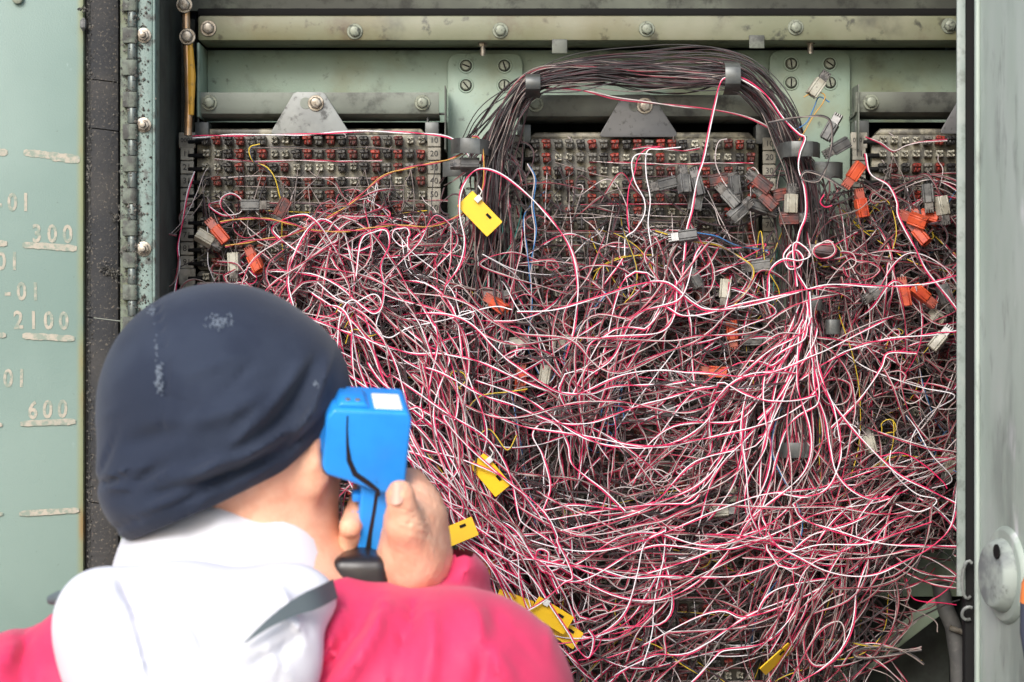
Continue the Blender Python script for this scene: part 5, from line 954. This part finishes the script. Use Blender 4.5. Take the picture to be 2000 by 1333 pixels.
cap_o = link('cap', sdf_mesh('cap', f_cap2, (-.40, -.74, 1.34), (-.10, -.42, 1.62), .0036, M['capcloth']), person)
# worn threads on the cap: short pale fibres
fv = MB(); rr = random.Random(3)
def cap_pt(px, py):
    lo, hi_ = 1.85, HD
    for _ in range(26):
        m_ = (lo + hi_) / 2; q = PD(px, py, m_)
        if f_cap(np.array([q.x]), np.array([q.y]), np.array([q.z]))[0] > 0: lo = m_
        else: hi_ = m_
    return PD(px, py, lo - .0006)
for (cx, cy, sx_, sy, n_) in [(427, 628, 12, 7, 70), (296, 607, 3, 4, 14), (310, 722, 4, 8, 26), (312, 752, 5, 10, 34), (618, 748, 5, 4, 12), (304, 680, 2, 20, 10)]:
    for k in range(n_):
        x, y = cx + rr.gauss(0, sx_), cy + rr.gauss(0, sy); a = rr.uniform(0, 3.14); l_ = rr.uniform(2, 6); fv.tube([cap_pt(x, y), cap_pt(x + l_ * math.cos(a), y + l_ * math.sin(a))], .00055, 4)
wt = fv.build('worn_threads', M['capwear'], cap_o, smooth=False); wt['kind'] = 'stuff'
# jacket
cuff = PD(838, 1112, 2.10 + DH); CUFFN = np.array((wr - el_r).normalized())
def f_jacket(X, Y, Z):
    d = ell(X, Y, Z, chest, (.205, .135, .26)); d = smin(d, ell(X, Y, Z, hip + Vector((0, 0, .05)), (.185, .135, .19)), .06)
    d = smin(d, cone(X, Y, Z, neck_b + Vector((0, 0, -.04)), sh_r, .074, .081), .05); d = smin(d, cone(X, Y, Z, neck_b + Vector((0, 0, -.04)), sh_l, .074, .080), .05)
    d = smin(d, ell(X, Y, Z, PD(820, 1325, 1.95), (.10, .07, .055)), .04)
    d = smin(d, cone(X, Y, Z, sh_r, el_r, .083, .066), .04); d = smin(d, cone(X, Y, Z, sh_l, el_l, .080, .062), .04); d = smin(d, cone(X, Y, Z, el_l, wr_l, .062, .044), .02)
    sl_ = cone(X, Y, Z, el_r, np.array(wr) + CUFFN * .03, .064, .051)
    px, py = px_of(X, Y, Z)
    sl_ = sl_ + .0028 * np.sin(py * .075 + px * .03 + 1.3 * np.sin(px * .03)); 
    cutc = (X - cuff.x) * CUFFN[0] + (Y - cuff.y) * CUFFN[1] + (Z - cuff.z) * CUFFN[2]
    sl_ = np.maximum(sl_, cutc - .012); d = smin(d, sl_, .012)
    def seg(ax, ay, bx, by, w, a):
        dx, dy = bx - ax, by - ay; L = math.hypot(dx, dy); t = ((px - ax) * dx + (py - ay) * dy) / L; n_ = (-(px - ax) * dy + (py - ay) * dx) / L + 14 * np.sin(t * .014 + ax)
        return a * fold(n_, w) * sm(t, -30, 60) * (1 - sm(t, L - 80, L + 30))
    fl = seg(760, 1150, 640, 1360, 20, .006) + seg(730, 1160, 600, 1380, 12, -.0045) + seg(800, 1160, 780, 1400, 10, -.0035) + seg(830, 1170, 830, 1400, 16, .004) + seg(900, 1170, 1010, 1360, 18, .004) + seg(950, 1200, 930, 1400, 16, -.004) + seg(100, 1180, 180, 1360, 15, .005) + seg(60, 1220, 60, 1400, 16, -.004) + seg(20, 1240, -60, 1380, 16, .004) + seg(690, 1170, 560, 1400, 9, .0035)
    rj = random.Random(8)
    for k in range(26):
        ax, ay = (rj.uniform(600, 1080), rj.uniform(1160, 1330)) if k % 3 else (rj.uniform(-40, 170), rj.uniform(1200, 1330)); an = rj.uniform(.9, 2.3); L_ = rj.uniform(60, 170)
        fl = fl + seg(ax, ay, ax + math.cos(an) * L_, ay + math.sin(an) * L_, rj.uniform(4, 9), rj.choice([-1, 1]) * rj.uniform(.0006, .0014))
    fl = fl + seg(700, 1150, 905, 1340, 2.5, -.0012)                                    # shoulder seam
    d = d - fl * 2.4 * sm(-Y, .52, .62) + .0015 * np.sin(X * 55 + 3 * np.sin(Z * 24)) * np.sin(Z * 40)
    d = np.maximum(d, .79 - Z)
    nk = cone(X, Y, Z, neck_t, neck_b + Vector((0, 0, -.05)), .085, .088); return np.maximum(d, -nk)
link('jacket', sdf_mesh('jacket', f_jacket, (-.62, -.82, .77), (.17, -.28, 1.37), .0062, M['jacket']), person)
# white hood lying over the collar: a standing roll round the neck and the bag on the back
rc = PD(448, 1172, 2.02); RT = Matrix.Rotation(R(-30), 3, 'X') @ Matrix.Rotation(R(4), 3, 'Y')
RTi = np.array(RT)
def f_roll(X, Y, Z):
    p = np.stack([X - rc.x, Y - rc.y, Z - rc.z], -1) @ RTi
    a, b = .092, .088; rr_ = np.sqrt((p[..., 0] / a) ** 2 + (p[..., 1] / b) ** 2); q0 = (rr_ - 1) * .085 + .010 * (p[..., 2] / .05); q1 = np.maximum(np.abs(p[..., 2] - .002) - .034, 0)
    return np.sqrt(q0 ** 2 + q1 ** 2) - .0105 - .0022 * np.sin(p[..., 0] * 70 + p[..., 2] * 60 + 1.5 * np.sin(p[..., 0] * 33))
def f_bag(X, Y, Z):
    px, py = px_of(X, Y, Z)
    d = ell(X, Y, Z, PD(355, 1290, 1.900), (.096, .044, .078)); d = smin(d, ell(X, Y, Z, PD(190, 1204, 1.90), (.032, .04, .036)), .03); d = smin(d, ell(X, Y, Z, PD(560, 1172, 1.915), (.040, .028, .030)), .03)
    d = smin(d, ell(X, Y, Z, PD(355, 1390, 1.865), (.062, .045, .09)), .05); d = smin(d, ell(X, Y, Z, PD(500, 1290, 1.885), (.05, .034, .05)), .03)
    def seg(ax, ay, bx, by, w, a):
        dx, dy = bx - ax, by - ay; L = math.hypot(dx, dy); t = ((px - ax) * dx + (py - ay) * dy) / L; n_ = (-(px - ax) * dy + (py - ay) * dx) / L + 8 * np.sin(t * .02)
        return a * fold(n_, w) * sm(t, -20, 40) * (1 - sm(t, L - 40, L + 20))
    fl = seg(235, 1130, 300, 1330, 14, -.006) + seg(260, 1230, 280, 1380, 12, .005) + seg(600, 1235, 480, 1300, 12, -.0022) + seg(330, 1150, 420, 1290, 18, -.004)
    rj = random.Random(4)
    for k in range(14):
        ax, ay = rj.uniform(140, 560), rj.uniform(1140, 1320); an = rj.uniform(.7, 2.4); L_ = rj.uniform(50, 140)
        fl = fl + seg(ax, ay, ax + math.cos(an) * L_, ay + math.sin(an) * L_, rj.uniform(4, 9), rj.choice([-1, 1]) * rj.uniform(.0008, .002))
    return d - fl * 2.3
link('hood_roll', sdf_mesh('hood_roll', f_roll, (-.40, -.74, 1.24), (-.08, -.42, 1.46), .0036, M['hood']), person)
link('hood_bag', sdf_mesh('hood_bag', f_bag, (-.40, -.80, 1.10), (-.10, -.60, 1.40), .0036, M['hood']), person)
# grey strap crossing the hood
def strap(pts, w, name):
    mb = MB(); vs_ = []; K = 24; c = spline(np.array([[*p] for p in pts]), K)
    for i in range(K):
        t = c[min(i + 1, K - 1)] - c[max(i - 1, 0)]; t /= np.linalg.norm(t); nn = np.cross(t, [0, 1, 0]); nn /= np.linalg.norm(nn); ww = w * (.06 + .94 * min(1, i / 13.0)) / 2
        for sg, th in ((1, 0), (-1, 0), (-1, .0018), (1, .0018)): vs_.append(c[i] + nn * sg * ww + np.array([0, th, 0]))
    fs = []
    for i in range(K - 1):
        for k in range(4): fs.append((4 * i + k, 4 * i + (k + 1) % 4, 4 * i + 4 + (k + 1) % 4, 4 * i + 4 + k))
    fs += [(0, 1, 2, 3), (4 * K - 1, 4 * K - 2, 4 * K - 3, 4 * K - 4)]
    mb.add(vs_, fs); return mb.build(name, M['lining'], person)
strap([PD(478, 1256, 1.832), PD(520, 1222, 1.838), PD(570, 1190, 1.852), PD(620, 1168, 1.870), PD(655, 1150, 1.91)], .0155, 'shoulder_strap')
mb = MB(); mb.tube([PD(100, 1172, 1.95), PD(118, 1168, 1.93), PD(140, 1166, 1.92)], [.004, .006, .005], 10); mb.build('strap_end', M['lining'], person)
# trousers and shoes, below the picture
def f_tr(X, Y, Z):
    d = ell(X, Y, Z, hip, (.168, .122, .14))
    for sx in (-1, 1): d = smin(d, cone(X, Y, Z, hip + Vector((sx * .085, 0, -.06)), Vector((-.20 + sx * .10, -.55, .46)), .095, .07), .04); d = smin(d, cone(X, Y, Z, Vector((-.20 + sx * .10, -.55, .46)), Vector((-.20 + sx * .11, -.59, .06)), .07, .062), .03)
    return np.maximum(d + .002 * np.sin(Z * 60 + X * 30), .05 - Z)
link('trousers', sdf_mesh('trousers', f_tr, (-.46, -.78, .03), (.06, -.40, 1.0), .010, M['trouser']), person)
for sx in (-1, 1):
    b0 = Vector((-.20 + sx * .11, -.56, 0)); link('shoe', sdf_mesh('shoe', lambda X, Y, Z: np.maximum(smin(ell(X, Y, Z, b0 + Vector((0, .02, .03)), (.048, .14, .045)), ell(X, Y, Z, b0 + Vector((0, -.05, .07)), (.042, .055, .06)), .03), .002 - Z), b0 + Vector((-.07, -.2, -.01)), b0 + Vector((.07, .2, .15)), .008, M['shoe']), person)
# ------------------------------------------------------------------ blue test handset
hd0 = PD(711, 854, 2.055 + DH); HR = Matrix.Rotation(R(9), 3, 'Z') @ Matrix.Rotation(R(20), 3, 'X') @ Matrix.Rotation(R(3), 3, 'Y')
hs_ = thing('test_handset', 'bright blue telephone test handset with black seam, held to the ear', 'handset', hd0)
def L2W(x, y, z): return hd0 + HR @ Vector((x, y, z))
def hpoly(name, poly, y0, y1, mt, bevel, parent, seg=3):
    n = len(poly); mb = MB(); mb.add([L2W(x, y0, z) for x, z in poly] + [L2W(x, y1, z) for x, z in poly], [tuple(range(n)), tuple(range(2 * n - 1, n - 1, -1))] + [(k, n + k, n + (k + 1) % n, (k + 1) % n) for k in range(n)])
    return mb.build(name, mt, parent, bevel, seg)
body_poly = [(-.0355, .026), (-.030, .034), (.031, .034), (.0345, .028), (.0345, -.036), (.030, -.040), (.012, -.0385), (-.012, -.030), (-.031, -.0245), (-.0355, -.018)]
hc_ = hpoly('receiver_head', [(x, z) for x, z in body_poly], -.027, .029, M['bluecase'], .0075, hs_, 5)
hpoly('ear_cup', [(-.0395, .016), (-.038, .020), (-.033, .022), (-.033, -.014), (-.038, -.012), (-.0395, -.008)], -.018, .022, M['bluecase'], .004, hs_)
hpoly('crown_cap', [(-.028, .0335), (-.024, .0385), (-.004, .0385), (.001, .0335)], -.022, .012, M['bluecase'], .002, hs_)
hpoly('white_sticker', [(.004, .0338), (.004, .0347), (.027, .0347), (.027, .0338)], -.021, .012, M['whitelabel'], .0002, hs_, 1)
# black seam over the back of the head and down the handle
def ribbon(name, pts, w, y, parent, mt):
    mb = MB(); vs_ = []; K = len(pts)
    for i in range(K):
        a, b = Vector(pts[max(i - 1, 0)]), Vector(pts[min(i + 1, K - 1)]); t = (b - a).normalized(); nn = Vector((-t.y, t.x)); ww = w[i] / 2
        for sg in (1, -1):
            for dy in (0, .003): q = Vector(pts[i]) + nn * sg * ww; vs_.append(L2W(q.x, y + dy, q.y))
    fs = []
    for i in range(K - 1):
        a = 4 * i; fs += [(a, a + 2, a + 6, a + 4), (a + 1, a + 5, a + 7, a + 3), (a, a + 4, a + 5, a + 1), (a + 2, a + 3, a + 7, a + 6)]
    mb.add(vs_, fs); return mb.build(name, mt, parent)
ribbon('black_seam', [(-.0185, .029), (-.018, .018), (-.0165, .004), (-.014, -.010), (-.008, -.022), (.004, -.030), (.012, -.036), (.013, -.041)], [.0012, .0014, .0022, .0042, .0046, .0042, .0034, .003], -.0276, hs_, M['rubber'])
hpoly('handle', [(-.001, -.034), (.024, -.036), (.0215, -.098), (.001, -.098)], -.019, .016, M['bluecase'], .003, hs_)
ribbon('handle_seam', [(.0125, -.041), (.0115, -.060), (.010, -.080), (.0095, -.097)], [.003, .0028, .0034, .005], -.0196, hs_, M['rubber'])
for z in (-.050, -.066, -.083): hpoly('side_button', [(-.0065, z + .0035), (.002, z + .0035), (.002, z - .0035), (-.0065, z - .0035)], -.013, -.001, M['bluecase'], .0012, hs_, 2)
for (x, z) in ((-.018, .0385), (-.010, .0385)):
    mb = MB(); p, q = L2W(x, -.016, z), L2W(x, -.016, z + .0012); mb.cyl(p, q, .0022, n=12); mb.build('screw', M['bolt'], hs_)
mb = MB(); a_, b_ = L2W(.011, -.002, -.096), L2W(.009, -.002, -.106); mb.cyl(a_, b_, .0145, .0125, 20); mb.build('handle_collar', M['rubber'], hs_, .001)
bc = PD(706, 1122, 2.06 + DH)
link('rubber_boot', sdf_mesh('rubber_boot', lambda X, Y, Z: smin(smin(rbox(X, Y, Z, bc, (.024, .022, .016), .009), cone(X, Y, Z, b_, bc, .0135, .018), .01), ell(X, Y, Z, PD(672, 1140, 2.07 + DH), (.022, .02, .018)), .015), bc - Vector((.06, .05, .05)), bc + Vector((.06, .05, .05)), .0025, M['rubber']), hs_)
cordp = [PD(690, 1140, 2.02), PD(700, 1190, 2.08), PD(740, 1250, 2.14), PD(740, 1400, 2.16), PD(690, 1600, 2.16)]
mb = MB(); mb.tube([Vector(p) for p in spline(np.array([[*p] for p in cordp]), 30)], .004, 10); mb.build('cord', M['rubber'], hs_)
